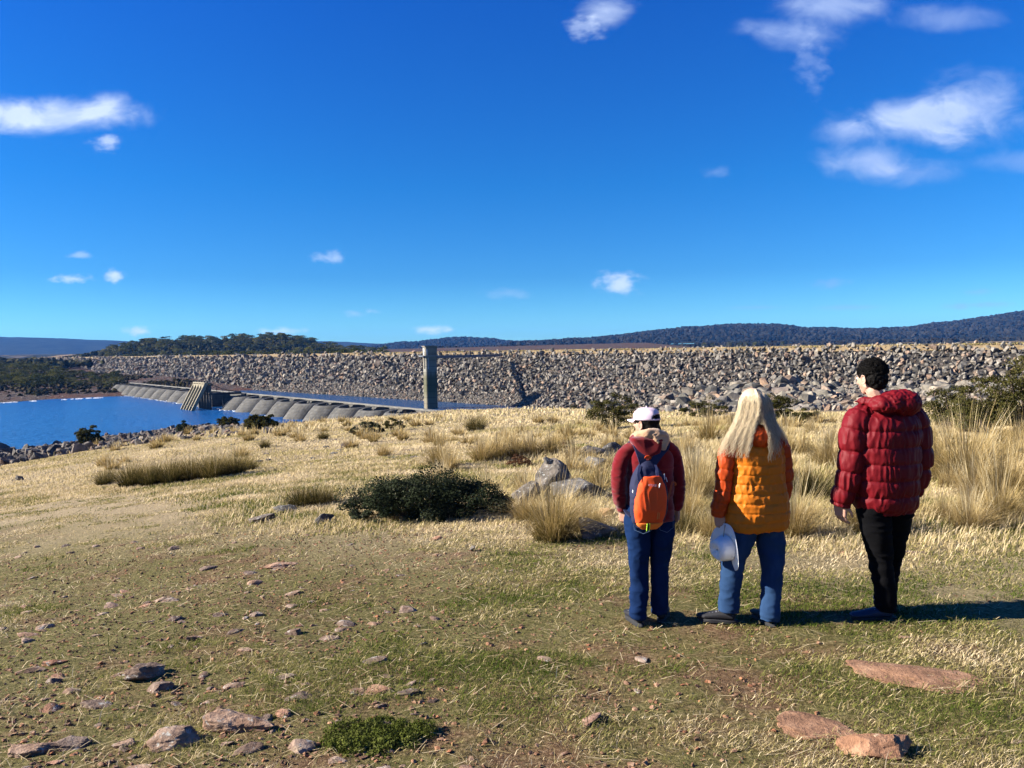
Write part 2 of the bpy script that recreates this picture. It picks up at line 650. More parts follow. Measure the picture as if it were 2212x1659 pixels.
# ------------------------------------------------------------------ rocks
def hull_rock(seed, n=11, sq=(1, .8, .6)):
    rnd = random.Random(seed)
    bm = bmesh.new()
    for i in range(n):
        v = Vector((rnd.gauss(0, 1), rnd.gauss(0, 1), rnd.gauss(0, 1))).normalized() * rnd.uniform(.8, 1.05)
        # push towards a box so the stones look blocky and broken
        m = max(abs(v.x), abs(v.y), abs(v.z))
        v = v.lerp(v / m * .85, .6)
        bm.verts.new((v.x * sq[0] * .5, v.y * sq[1] * .5, v.z * sq[2] * .5))
    r = bmesh.ops.convex_hull(bm, input=bm.verts)
    bmesh.ops.delete(bm, geom=[g for g in r['geom_interior'] if isinstance(g, bmesh.types.BMVert)], context='VERTS')
    bmesh.ops.triangulate(bm, faces=bm.faces)
    bm.verts.index_update()
    V = np.array([v.co[:] for v in bm.verts])
    Fc = np.array([[v.index for v in f.verts] for f in bm.faces])
    bm.free()
    return V, Fc


HULLS = []
for i in range(18):
    rr = random.Random(i + 50)
    HULLS.append(hull_rock(100 + i, rr.choice([9, 10, 12, 14]), (1.0, rr.uniform(.6, .95), rr.uniform(.4, .75))))


def facet_rock(seed, sub=4, planes=16, sq=(1, .8, .5), rough=.02, flat_bottom=True):
    """detailed rock: an icosphere cut by random planes, then roughened"""
    rnd = np.random.RandomState(seed)
    bm = bmesh.new()
    bmesh.ops.create_icosphere(bm, subdivisions=sub, radius=1)
    V = np.array([v.co[:] for v in bm.verts])
    Fc = np.array([[v.index for v in f.verts] for f in bm.faces])
    bm.free()
    Nn = rnd.normal(size=(planes, 3))
    Nn /= np.linalg.norm(Nn, axis=1)[:, None]
    d = rnd.uniform(.5, .92, planes)
    dots = V @ Nn.T
    r = np.min(np.where(dots > .05, d / np.maximum(dots, .05), 9), axis=1)
    r = np.minimum(r, 1.15)
    out = V * r[:, None]
    nz = np.array([noise.fractal(Vector(p * 2.2) + Vector((seed, 0, 0)), 0.9, 2.2, 5) for p in out])
    nz2 = np.array([noise.fractal(Vector(p * 7) + Vector((0, seed, 0)), 0.9, 2.2, 3) for p in out])
    out = out * (1 + rough * 2.2 * nz + rough * nz2)[:, None]
    out = out * np.array(sq) * .5
    return out, Fc


def rock_mat(name, stops, lichen=0.0, lich=(.55, .55, .5), scale=2.0, bumpd=.03, objspace=True, tint=None):
    b = MB(name)
    v = b.coord('Object') if objspace else b.geo()
    n = b.noise(v, scale, 6, .65)
    c = b.ramp(n, stops)
    rnd = b.rand() if tint is None else b.attr(tint)
    c = b.mix(.85, c, b.ramp(rnd, [(0.0, (.45, .45, .46)), (0.3, (.85, .84, .82)), (0.55, (1.2, 1.14, 1.05)), (0.78, (1.2, 1.08, .95)), (.92, (1.45, .98, .72)), (1.0, (.8, .83, .9))]), 'MULTIPLY')
    if lichen:
        l = b.noise(v, scale * 2.4, 5, .7, .5)
        c = b.mix(b.ramp(l, [(1 - lichen - .06, (0, 0, 0)), (1 - lichen, (1, 1, 1))]), c, lich)
    b.base(c, .92, .2)
    b.bump(b.noise(v, scale * 4, 6, .7), .8, bumpd)
    return b.m


DAMROCK = rock_mat('dam_rock', [(0.26, (.07, .065, .058)), (0.48, (.20, .185, .162)), (0.72, (.43, .395, .345))], 0.0, scale=.9, bumpd=.12, objspace=False, tint='tint')
DAMROCK_O = rock_mat('dam_rock_single', [(0.26, (.07, .065, .058)), (0.48, (.20, .185, .162)), (0.72, (.43, .395, .345))], 0.0, scale=.9, bumpd=.12, objspace=False)
PALEROCK = rock_mat('pale_boulder', [(0.28, (.07, .066, .058)), (0.5, (.19, .178, .152)), (0.72, (.36, .33, .28))], 0.3, (.32, .32, .29), scale=.8, bumpd=.1, objspace=False)
DARKROCK = rock_mat('shore_rock', [(0.28, (.055, .05, .05)), (0.5, (.15, .135, .12)), (0.75, (.38, .34, .30))], 0.0, scale=1.2, bumpd=.08, objspace=False, tint='tint')
REDROCK = rock_mat('red_fieldstone', [(0.28, (.11, .07, .05)), (0.45, (.27, .18, .13)), (0.6, (.42, .31, .24)), (0.75, (.58, .49, .41))], 0.36, (.52, .49, .43), scale=7, bumpd=.03, objspace=False)
RUSTSLAB = rock_mat('rusty_slab', [(0.28, (.12, .07, .045)), (0.5, (.29, .17, .11)), (0.72, (.44, .29, .20))], 0.30, (.62, .46, .30), scale=8, bumpd=.03, objspace=False)
LICHROCK = rock_mat('lichen_boulder', [(0.28, (.05, .048, .045)), (0.5, (.14, .13, .12)), (0.72, (.28, .26, .24))], 0.36, (.46, .46, .42), scale=6, bumpd=.02, objspace=False)
TANROCK = rock_mat('tan_stone', [(0.28, (.22, .13, .07)), (0.5, (.40, .26, .15)), (0.72, (.55, .42, .28))], 0.0, scale=6, bumpd=.015, objspace=False)


def scatter_rocks(P, S, seed, sq=None, meshes=HULLS):
    """one merged mesh of many stones: P (n,3), S (n,) sizes"""
    rnd = np.random.RandomState(seed)
    n = len(P)
    # random rotation matrices
    q = rnd.normal(size=(n, 4))
    q /= np.linalg.norm(q, axis=1)[:, None]
    w, x, y, z = q.T
    Rm = np.stack([1 - 2 * (y * y + z * z), 2 * (x * y - z * w), 2 * (x * z + y * w),
                   2 * (x * y + z * w), 1 - 2 * (x * x + z * z), 2 * (y * z - x * w),
                   2 * (x * z - y * w), 2 * (y * z + x * w), 1 - 2 * (x * x + y * y)], 1).reshape(n, 3, 3)
    kind = rnd.randint(0, len(meshes), n)
    VV, FF, TT = [], [], []
    off = 0
    tint = rnd.rand(n)
    for k in range(len(meshes)):
        idx = np.where(kind == k)[0]
        if not len(idx):
            continue
        Vh, Fh = meshes[k]
        W = np.einsum('nij,vj->nvi', Rm[idx], Vh) * S[idx][:, None, None]
        if sq is not None:
            W = W * np.array(sq)
        W = W + P[idx][:, None, :]
        VV.append(W.reshape(-1, 3))
        f = Fh[None] + (np.arange(len(idx)) * len(Vh))[:, None, None] + off
        FF.append(f.reshape(-1, 3))
        TT.append(np.repeat(tint[idx], len(Vh)))
        off += len(idx) * len(Vh)
    return np.concatenate(VV), np.concatenate(FF), np.concatenate(TT)


# ---- the rockfill dam
TOE0 = np.array([-8., 242.])
TD = np.array([.68, -.733])
TD = TD / np.linalg.norm(TD)
TN = np.array([-TD[1], TD[0]])          # away from the pool
RISE = 16.7
RUN = 1.4


def damp(t, h):
    """point on the dam's face: t metres along the toe, h metres above the pool"""
    h = np.asarray(h, float)
    p = TOE0[None] + np.outer(t, TD) + np.outer(h * RUN, TN)
    return np.column_stack([p, WATER + h])


dam = empty('rockfill_dam', (float(TOE0[0]), float(TOE0[1]), WATER))
tag(dam, 'long rockfill dam with a gravel road along its crest, behind the blue pool', 'dam')
prof = [(-6, -4.3), (0, 0), (RISE * RUN, RISE), (RISE * RUN + 7, RISE), (RISE * RUN + 34, RISE - 15)]
ts = np.linspace(-760, 230, 60)
Vd = []
for t in ts:
    for (o_, h) in prof:
        p = TOE0 + TD * t + TN * o_
        Vd.append((p[0] - TOE0[0], p[1] - TOE0[1], h - (0.9 if o_ < RISE * RUN + 1 and h > -4 else 0)))
npf = len(prof)
Fd = [(i * npf + j, (i + 1) * npf + j, (i + 1) * npf + j + 1, i * npf + j + 1) for i in range(len(ts) - 1) for j in range(npf - 1)]
core_mat = rock_mat('dam_core_gap_shade', [(0.28, (.025, .022, .02)), (0.5, (.05, .045, .04)), (0.72, (.10, .09, .08))], 0, scale=.9, bumpd=.3, objspace=False)  # core kept near black: shade between the stones is put into its colour
add('embankment', mesh_np('embankment', Vd, np.array(Fd)[:, ::-1]), core_mat, dam)
# crest road with a low grassy edge
cr = MB('crest_gravel')
vv = cr.geo()
cr.base(cr.ramp(cr.noise(vv, .8, 6, .7), [(0.3, (.16, .11, .06)), (0.6, (.28, .21, .12)), (.8, (.38, .30, .2))]), .95, .1)
Vc = []
for t in np.linspace(-760, 230, 200):
    jig = .25 * (fbm(np.array([t / 6.]), np.array([.0]), 77, 3)[0] - .5)
    for (o_, h) in ((RISE * RUN - .9, RISE - 1.2), (RISE * RUN - .5, RISE + .12 + jig), (RISE * RUN + 3, RISE + .12), (RISE * RUN + 6.5, RISE + .1), (RISE * RUN + 7.2, RISE - 1.5)):
        p = TD * t + TN * o_
        Vc.append((p[0], p[1], h))
Fd = [(i * 5 + j, i * 5 + j + 1, (i + 1) * 5 + j + 1, (i + 1) * 5 + j) for i in range(199) for j in range(4)]
add('crest_road', mesh_np('crest_road', Vc, np.array(Fd)), cr.m, dam)

rnd = np.random.RandomState(5)
P, S = [], []
t = 185.0
while t > -745:
    pos = TOE0 + TD * t
    dist = np.linalg.norm(pos)
    s = np.clip(dist / 165.0, 1.22, 2.6) * .94
    h0 = 0.0
    zt = bedz(np.array([pos[0]]), np.array([pos[1]]))[0]
    h0 = max(zt - WATER - .8, -.5)
    h = h0
    while h < RISE + .1:
        fine = (h < 3.6 + 1.2 * math.sin(t * .05)) and (-190 < t < 22)
        ss = s * (.5 if fine else 1.0)
        P.append((t + rnd.uniform(-.5, .5) * ss, h + rnd.uniform(-.3, .3) * ss * .6))
        S.append(ss * rnd.uniform(.5, 1.5) * (1.35 if rnd.rand() < .12 else 1))
        if fine:
            for q_ in range(3):
                P.append((t + rnd.uniform(-.5, .5) * s, h + rnd.uniform(-.3, .3) * ss))
                S.append(ss * rnd.uniform(.8, 1.5))
        h += ss * .52
    t -= s * .90
P = np.array(P)
S = np.array(S)
W = damp(P[:, 0], P[:, 1])
W[:, 2] += S * .05 - .1
W[:, :2] += TN * rnd.uniform(-1.0, .5, len(W))[:, None] * S[:, None] * .6
print('dam stones', len(W))
# what the picture shows: keep those inside a generous wedge
uu = W[:, 0] / W[:, 1]
keep = (uu > -.78) & (uu < .8)
W, S = W[keep], S[keep]
uu = uu[keep]
app = S / W[:, 1]
vis = (np.abs(uu - .0) < .665) & (W[:, 2] / W[:, 1] > -.052)
order = np.argsort(-np.where(vis, app, 0))
single = np.zeros(len(W), bool)
single[order[:300]] = True
V, Fc, T = scatter_rocks(W[~single], S[~single], 11)
tag(add('dam_riprap', mesh_np('dam_riprap', V, Fc, False, {'tint': T}), DAMROCK), 'angular grey, tan and rusty rubble covering the face of the rockfill dam', 'rubble', kind='stuff')
hull_me = [mesh_np('dam_rock', v, f) for v, f in HULLS]
for m in hull_me:
    m.materials.append(DAMROCK_O)
rr = random.Random(8)
for i in np.where(single)[0]:
    o = add('dam_rock', hull_me[rr.randrange(18)], None)
    o.location = W[i]
    o.rotation_euler = (rr.uniform(0, 6.3), rr.uniform(0, 6.3), rr.uniform(0, 6.3))
    o.scale = [float(S[i])] * 3
    tag(o, 'large angular block among the biggest ones on the near right stretch of the dam face', 'rock', 'largest blocks on the near stretch of the rockfill dam')

# ---- pale boulders lying along the near foot of the dam
rnd = np.random.RandomState(15)
bould = [mesh_np('boulder', *hull_rock(230 + i, 15, (1.15, .95, .85))) for i in range(8)]
for m in bould:
    m.materials.append(PALEROCK)
n = 0
Pb = []
for k in range(9000):
    u_ = rnd.uniform(.10, .72)
    y_ = rnd.uniform(74, 126) if u_ > .2 else rnd.uniform(96, 140)
    x_ = u_ * y_
    s_ = rnd.uniform(.8, 2.7) * (y_ / 105.)
    if any((x_ - a) ** 2 + (y_ - b_) ** 2 < (.27 * (s_ + c_)) ** 2 for a, b_, c_ in Pb):
        continue
    Pb.append((x_, y_, s_))
    if len(Pb) > 296:
        break
for (x_, y_, s_) in Pb:
    o = add('boulder', bould[rr.randrange(8)], None, loc=(x_, y_, gz1(x_, y_) + s_ * .10))
    o.rotation_euler = (rr.uniform(-.5, .5), rr.uniform(-.5, .5), rr.uniform(0, 6.3))
    o.scale = (s_, s_ * rr.uniform(.7, 1.0), s_ * rr.uniform(.75, 1.1))
    tag(o, 'large pale lichened boulder in the tumbled band at the near foot of the rockfill dam', 'boulder', 'pale boulders along the foot of the dam')
n = 2600
u_ = rnd.uniform(.12, .74, n)
y_ = rnd.uniform(70, 150, n)
V, Fc, T = scatter_rocks(np.column_stack([u_ * y_, y_, gz(u_ * y_, y_) + .12]), rnd.uniform(.5, 1.6, n), 61, (1, 1, .8))
tag(add('shelf_rubble', mesh_np('shelf_rubble', V, Fc, False, {'tint': T}), DAMROCK), 'broken stones packed between the pale boulders at the near foot of the dam', 'rubble', kind='stuff')
print('boulders', len(Pb))

# ---- shoreline rocks: 300 counted ones nearest, rest as one mass
rnd = np.random.RandomState(25)
SH = [(-12, 985), (25, 977), (175, 956), (259, 942), (409, 925), (477, 922), (559, 910), (620, 907), (700, 905), (780, 903), (860, 900), (940, 893)]
Ps, Ss = [], []
for k in range(6200):
    a = rnd.uniform(0, len(SH) - 1.001)
    i = int(a)
    px = SH[i][0] + (SH[i + 1][0] - SH[i][0]) * (a - i)
    py = SH[i][1] + (SH[i + 1][1] - SH[i][1]) * (a - i)
    v = ray(px, py)
    Y0 = WATER / v.z if px < 600 else WATER * .93 / v.z
    Y = Y0 - abs(rnd.normal(0, 1)) * (46 if px < 600 else 14) + 3
    Y = max(Y, 62)
    x_, y_ = v.x * Y, Y
    g = gz1(x_, y_)
    s_ = rnd.uniform(.35, 1.25) * (1.6 if rnd.rand() < .08 else 1)
    Ps.append((x_, y_, g + s_ * .08))
    Ss.append(s_)
Ps = np.array(Ps)
Ss = np.array(Ss)
app = Ss / Ps[:, 1]
order = np.argsort(-app)
single = np.zeros(len(Ps), bool)
single[order[:220]] = True
V, Fc, T = scatter_rocks(Ps[~single], Ss[~single], 12, (1, 1, .7))
tag(add('shore_rubble', mesh_np('shore_rubble', V, Fc, False, {'tint': T}), DARKROCK), 'dark broken stones strewn along the near lake shore', 'rubble', kind='stuff')
shore_me = [mesh_np('shore_rock', v, f) for v, f in HULLS[:10]]
SHR = rock_mat('shore_rock_single', [(0.28, (.055, .05, .05)), (0.5, (.15, .135, .12)), (0.75, (.38, .34, .30))], 0, scale=1.2, bumpd=.08, objspace=False)
for m in shore_me:
    m.materials.append(SHR)
for i in np.where(single)[0]:
    o = add('shore_rock', shore_me[rr.randrange(10)], None, loc=Ps[i])
    o.rotation_euler = (rr.uniform(0, 6.3), rr.uniform(0, 6.3), rr.uniform(0, 6.3))
    o.scale = [float(Ss[i])] * 3
    tag(o, 'dark broken rock in the stony strip along the near lake shore', 'rock', 'rocks along the near lake shore')
# the dark block at the left frame edge
p = at(2, 975, 120)
me = mesh_np('shore_block', *facet_rock(400, 4, 10, (2.6, 2.2, 3.0), .015))
tag(add('shore_block', me, SHR, loc=(p.x, p.y, gz1(p.x, p.y) + .5)), 'upright near-black rock cut by the left edge of the picture at the water', 'rock')

# ---- rocks on the far foreshore, one mass
rnd = np.random.RandomState(31)
n = 9000
X = rnd.uniform(-330, -120, n)
Y = rnd.uniform(292, 470, n)
z = bedz(X, Y)
side = (X + 8) * TN[0] + (Y - 242) * TN[1]
ok = (z > WATER - .3) & (side < 2) & (fbm(X / 25, Y / 25, 44, 3) > .42)
Pq = np.column_stack([X, Y, z])[ok]
V, Fc, T = scatter_rocks(Pq, rnd.uniform(.4, 1.5, ok.sum()), 13, (1, 1, .45))
tag(add('foreshore_rubble', mesh_np('foreshore_rubble', V, Fc, False, {'tint': T}), DARKROCK), 'low dark stones scattered over the brown foreshore beyond the arches', 'rubble', kind='stuff')

# ------------------------------------------------------------------ multiple-arch dam
def concrete(name, lo, hi, streak=.4):
    b = MB(name)
    v = b.geo((1, 1, 1))
    st = b.geo((1.2, 1.2, .12))
    n = b.noise(v, .5, 6, .65)
    s = b.noise(st, 1.3, 5, .6)
    g = b.noise(v, 6, 4, .6)
    f = b.math('ADD', b.math('MULTIPLY', n, .6), b.math('ADD', b.math('MULTIPLY', s, streak * .7), b.math('MULTIPLY', g, .1)))
    c = b.ramp(f, [(.35, lo), (.62, hi)])
    xyz = b.sep(v)
    # pour lines
    w = b.N.new('ShaderNodeTexWave')
    w.wave_type = 'BANDS'
    w.bands_direction = 'Z'
    w.inputs['Scale'].default_value = .42
    w.inputs['Distortion'].default_value = .6
    b.L.new(v, w.inputs['Vector'])
    c = b.mix(b.math('MULTIPLY', b.ramp(w.outputs[0], [(.9, (0, 0, 0)), (1, (1, 1, 1))]), .35), c, tuple(x * .6 for x in lo))
    b.base(c, .9, .2)
    b.bump(g, .4, .05)
    return b.m


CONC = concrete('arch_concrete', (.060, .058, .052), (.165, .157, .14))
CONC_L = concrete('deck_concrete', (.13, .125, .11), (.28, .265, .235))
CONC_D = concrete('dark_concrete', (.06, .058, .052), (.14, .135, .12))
CD = np.array([.633, -.774])            # along the crest, towards the near end
CN = np.array([-.774, -.633])           # towards the lake
C0 = np.array([-15., 160.])
CZ = -13.0
SP = 11.9
adam = empty('arched_dam', (C0[0], C0[1], CZ))
tag(adam, 'old concrete multiple-arch dam running diagonally across the lake with leaning barrel arches', 'dam')


def arch_mesh(height, chord=11.3, rise=5.5, lean=.82, th=.55):
    V, Fq = [], []
    nphi, nh = 22, 5
    for layer in range(2):
        for j in range(nh):
            h = -height * j / (nh - 1)
            for i in range(nphi + 1):
                a = math.pi * (i / nphi - .5) * .98
                r = 1 if layer == 0 else 1 - th / 4.5
                s = math.sin(a) / math.sin(math.pi * .49) * chord * .5 * r
                bq = (math.cos(a) - math.cos(math.pi * .49)) / (1 - math.cos(math.pi * .49)) * rise * (1 if layer == 0 else .86)
                off = bq - h * lean + (0 if layer == 0 else -.0)
                p = CD * s + CN * off
                V.append((p[0], p[1], h - (.42 * bq / rise if j == 0 else 0)))
    w = nphi + 1
    L2 = nh * w
    for j in range(nh - 1):
        for i in range(nphi):
            a = j * w + i
            Fq.append((a, a + 1, a + w + 1, a + w))
            Fq.append((L2 + a, L2 + a + w, L2 + a + w + 1, L2 + a + 1))
    for i in range(nphi):
        Fq.append((i, L2 + i, L2 + i + 1, i + 1))
    for j in range(nh - 1):
        a = j * w
        Fq.append((a, a + w, L2 + a + w, L2 + a))
        a = j * w + nphi
        Fq.append((a, L2 + a, L2 + a + w, a + w))
    return mesh_np('arch', V, Fq, False)


ARCH = arch_mesh(7.5)
NA = 23
def frame_pt(s, off, h):
    p = CD * s + CN * off
    return (p[0], p[1], h)


def box_local(bm, s0, s1, o0, o1, h0, h1):
    """box in the arched dam's frame (along, towards lake, up)"""
    vs = [bm.verts.new(frame_pt(s, o, h)) for h in (h0, h1) for (s, o) in ((s0, o0), (s1, o0), (s1, o1), (s0, o1))]
    for f in ((0, 1, 2, 3), (7, 6, 5, 4), (0, 4, 5, 1), (1, 5, 6, 2), (2, 6, 7, 3), (3, 7, 4, 0)):
        bm.faces.new([vs[i] for i in f])


def bm_mesh(name, bm, smooth=False):
    bmesh.ops.recalc_face_normals(bm, faces=bm.faces)
    me = bpy.data.meshes.new(name)
    bm.to_mesh(me)
    bm.free()
    if smooth:
        me.polygons.foreach_set('use_smooth', [True] * len(me.polygons))
    return me


SKIP = 11
for i in range(NA):
    s = -(i + .5) * SP + 6
    if i == 10:
        continue
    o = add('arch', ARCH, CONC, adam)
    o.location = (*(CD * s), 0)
for i in range(NA + 1):
    s = -i * SP + 6
    bm = bmesh.new()
    # triangular pier behind the arches
    
    vs = []
    for ds in (-.4, .4):
        vs.append([bm.verts.new(frame_pt(s + ds, o_, h_)) for (o_, h_) in ((-1.4, -.25), (-4.6, -.25), (-8.5, -8.0), (4.6, -8.0))])
    bm.faces.new(vs[0])
    bm.faces.new(vs[1][::-1])
    for k in range(4):
        bm.faces.new([vs[0][k], vs[1][k], vs[1][(k + 1) % 4], vs[0][(k + 1) % 4]])
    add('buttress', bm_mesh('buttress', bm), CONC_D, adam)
bm = bmesh.new()
box_local(bm, -NA * SP + 6, 9, -2.9, -1.7, -.05, .22)
add('walkway', bm_mesh('walkway', bm), CONC_L, adam)
bm = bmesh.new()
box_local(bm, -NA * SP + 6, 9, -6.2, -5.8, -9.0, -.4)
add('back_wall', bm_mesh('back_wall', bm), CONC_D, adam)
# the gate bay (tenth from the left): flat shaded wall set forward
bm = bmesh.new()
sg = -(10 + .5) * SP + 6
box_local(bm, sg - 5.4, sg + 5.4, -1.2, .6, -8, .28)
box_local(bm, sg - 5.7, sg - 5.0, .62, 6.5, -8, -.3)
box_local(bm, sg + 5.0, sg + 5.7, .62, 6.5, -8, -.3)
add('gate_bay', bm_mesh('gate_bay', bm), CONC_D, adam)

# ---- intake trash rack standing in front of the gate bay
RACKC = simple('rack_concrete', (.30, .26, .18), .9, .2)
RACKM = simple('rack_steel', (.05, .045, .04), .6, .4, .5)
pr = at(388, 884, 244)
rack = empty('trash_rack', (pr.x, pr.y, WATER))
tag(rack, 'tall sloping slotted rack with pale top beam standing in the lake before the arches', 'intake screen')


def rp(s, off, h):
    p = CD * s + CN * off
    return Vector((p[0], p[1], h))


def beam(bm, a, b_, w, d, side=None):
    a, b_ = Vector(a), Vector(b_)
    t = (b_ - a).normalized()
    sd_ = (Vector((CD[0], CD[1], 0)) if side is None else side)
    sd_ = (sd_ - t * sd_.dot(t)).normalized()
    up = t.cross(sd_)
    vs = []
    for p in (a, b_):
        vs.append([bm.verts.new(p + sd_ * x * w / 2 + up * y * d / 2) for x, y in ((-1, -1), (1, -1), (1, 1), (-1, 1))])
    for k in range(4):
        bm.faces.new([vs[0][k], vs[0][(k + 1) % 4], vs[1][(k + 1) % 4], vs[1][k]])
    bm.faces.new(vs[0][::-1])
    bm.faces.new(vs[1])


RH, RW = 8.0, 10.6
for k in range(5):
    bm = bmesh.new()
    s = k * RW / 4
    beam(bm, rp(s, 0, -1.5), rp(s, -5.0, RH), .55, 1.0)
    add('beam', bm_mesh('beam', bm), RACKC, rack)
for k in range(5):
    bm = bmesh.new()
    s = k * RW / 4
    beam(bm, rp(s, -6.2, -2), rp(s, -6.2, RH - .3), .5, .7)
    add('post', bm_mesh('post', bm), CONC_D, rack)
bm = bmesh.new()
beam(bm, rp(-.3, -4.6, RH - .9), rp(RW + .3, -4.6, RH - .9), .5, 1.7, Vector((CN[0], CN[1], 0)))
beam(bm, rp(-.3, -5.4, RH + .35), rp(RW + .3, -5.4, RH + .35), 1.9, .35, Vector((CN[0], CN[1], 0)))
add('top_beam', bm_mesh('top_beam', bm), RACKC, rack)
bm = bmesh.new()
for k in range(3):
    hh = 1.2 + 2.3 * k
    beam(bm, rp(0, -.55 - hh * .6, hh), rp(RW, -.55 - hh * .6, hh), .25, .25, Vector((CN[0], CN[1], 0)))
for k in range(33):
    s = .3 + k * (RW - .6) / 32
    beam(bm, rp(s, -.75, -1), rp(s, -5.4, RH - 1.0), .05, .12)
add('screen', bm_mesh('screen', bm), RACKM, rack)
bm = bmesh.new()
for k in range(5):
    s = k * RW / 4
    beam(bm, rp(s, -5.4, RH + .5), rp(s, -5.4, RH + 1.0), .4, .4)
add('lifting_lug', bm_mesh('lifting_lug', bm), RACKM, rack)
# side brace and footbridge back to the dam
bm = bmesh.new()
beam(bm, rp(RW, -6.2, RH - 3.2), rp(RW, -16, RH - 3.2), .5, .6, Vector((CD[0], CD[1], 0)))
beam(bm, rp(RW - 1.8, -6.2, RH - 3.2), rp(RW - 1.8, -16, RH - 3.2), .5, .6, Vector((CD[0], CD[1], 0)))
for k in range(6):
    yk = -6.4 - k * 1.9
    hk = RH - .2 - 2.8 * (1 - (1 - k / 5.) ** 2)
    beam(bm, rp(RW, yk, RH - 3.2), rp(RW, yk, hk + .3), .14, .14)
    if k < 5:
        y2 = -6.4 - (k + 1) * 1.9
        h2 = RH - .2 - 2.8 * (1 - (1 - (k + 1) / 5.) ** 2)
        beam(bm, rp(RW, yk, hk + .3), rp(RW, y2, h2 + .3), .2, .2, Vector((CD[0], CD[1], 0)))
add('footbridge', bm_mesh('footbridge', bm), RACKM, rack)

# foam where the waves meet the arches
rnd = np.random.RandomState(3)
P = []
for k in range(330):
    i = rnd.randint(9, 23)
    if rnd.rand() < .25:
        i = rnd.randint(0, 23)
    a = rnd.uniform(-1.3, 1.3)
    s = -(i + .5) * SP + 6 + math.sin(a) * 6.0
    off = math.cos(a) * 5.3 + 5 * .82 - .4 + abs(rnd.normal(0, .35))
    p = C0 + CD * s + CN * off
    if p[1] > 205:
        P.append((p[0], p[1], WATER + .02))
for k in range(900):
    px = rnd.uniform(-30, 262)
    v = ray(px, 870 - 13 * px / 262 + rnd.normal(0, .6))
    Yk = WATER / v.z
    if fbm(np.array([px / 14.]), np.array([0.]), 5, 3)[0] > .47:
        P.append((v.x * Yk, Yk, WATER + .02))
P = np.array(P)
V, Fc, T = scatter_rocks(P, rnd.uniform(.3, 1.1, len(P)), 19, (1.3, 1.3, .3))
foam = simple('foam', (.78, .82, .85), .9, .2)
tag(add('foam', mesh_np('foam', V, Fc), foam), 'white wave foam along the far shore and the foot of the arches', 'foam', kind='stuff')

# ------------------------------------------------------------------ intake tower and its bridge
tw = MB('tower_concrete')
v = tw.geo()
xyz = tw.sep(v)
n = tw.noise(v, .8, 6, .6)
st = tw.noise(tw.geo((3, 3, .15)), 1.0, 5, .6)
hz = tw.math('ADD', xyz[2], tw.math('MULTIPLY', tw.math('SUBTRACT', st, .5), 4))
c = tw.ramp(tw.math('DIVIDE', tw.math('ADD', hz, 17.2), 19.0), [(0.0, (.34, .29, .20)), (.14, (.33, .29, .20)), (.3, (.17, .165, .08)), (.5, (.19, .18, .10)), (.6, (.42, .40, .34)), (.75, (.40, .36, .28)), (1.0, (.42, .37, .29))])
c = tw.mix(tw.math('MULTIPLY', n, .55), c, (.10, .10, .08))
w = tw.N.new('ShaderNodeTexWave')
w.bands_direction = 'Z'
w.inputs['Scale'].default_value = .17
tw.L.new(v, w.inputs['Vector'])
c = tw.mix(tw.math('MULTIPLY', tw.ramp(w.outputs[0], [(.93, (0, 0, 0)), (1, (1, 1, 1))]), .5), c, (.07, .065, .05))
tw.base(c, .9, .2, .56)
pt_ = at(931, 883, 230)
TX, TY = pt_.x, pt_.y
tower = empty('intake_tower', (TX, TY, WATER), R(21))
tag(tower, 'tall stained concrete tower rising from the pool, joined to the dam by a thin bridge', 'tower')


def prism(bm, pts, z0, z1):
    a = [bm.verts.new((x, y, z0)) for x, y in pts]
    c_ = [bm.verts.new((x, y, z1)) for x, y in pts]
    n_ = len(pts)
    for i in range(n_):
        bm.faces.new((a[i], a[(i + 1) % n_], c_[(i + 1) % n_], c_[i]))
    bm.faces.new(a[::-1])
    bm.faces.new(c_)


def rsq(w_, d_, r, n_=5, cx=0, cy=0):
    out = []
    for k, (sx, sy) in enumerate(((1, 1), (-1, 1), (-1, -1), (1, -1))):
        for i in range(n_ + 1):
            a = math.pi / 2 * (k + i / n_)
            out.append((cx + sx * (w_ / 2 - r) + r * math.cos(a), cy + sy * (d_ / 2 - r) + r * math.sin(a)))
    return out


TH = 17.2 - 13 * 230 / F + .1
zt = at(931, 746, 230).z - WATER
bm = bmesh.new()
prism(bm, rsq(3.5, 3.5, .5), -4, zt - 3.0)
add('shaft', bm_mesh('shaft', bm), tw.m, tower)
bm = bmesh.new()
prism(bm, rsq(3.62, 3.62, .35), zt - 2.998, zt - .35)
hh = add('valve_house', bm_mesh('valve_house', bm), tw.m, tower)
bm = bmesh.new()
prism(bm, rsq(4.1, 4.1, .1), zt - .348, zt - .12)
add('roof', bm_mesh('roof', bm), simple('roof_slab', (.22, .19, .16), .8), tower)
WHITE = simple('white_paint', (.62, .66, .72), .6)
bm = bmesh.new()
prism(bm, [(-1.84, -.35), (-1.815, -.35), (-1.815, .75), (-1.84, .75)][::-1], zt - 2.9, zt - .9)
prism(bm, [(-1.5, -1.84), (-1.2, -1.84), (-1.2, -1.815), (-1.5, -1.815)], zt - 2.9, zt - 1.2)
add('door', bm_mesh('door', bm), WHITE, hh)
bm = bmesh.new()
prism(bm, rsq(5.2, 4.9, .1, 2, -.3, -.3), zt - 3.25, zt - 3.05)
add('platform', bm_mesh('platform', bm), simple('platform_steel', (.26, .29, .33), .6), tower)
bm = bmesh.new()
zb = zt - 3.05
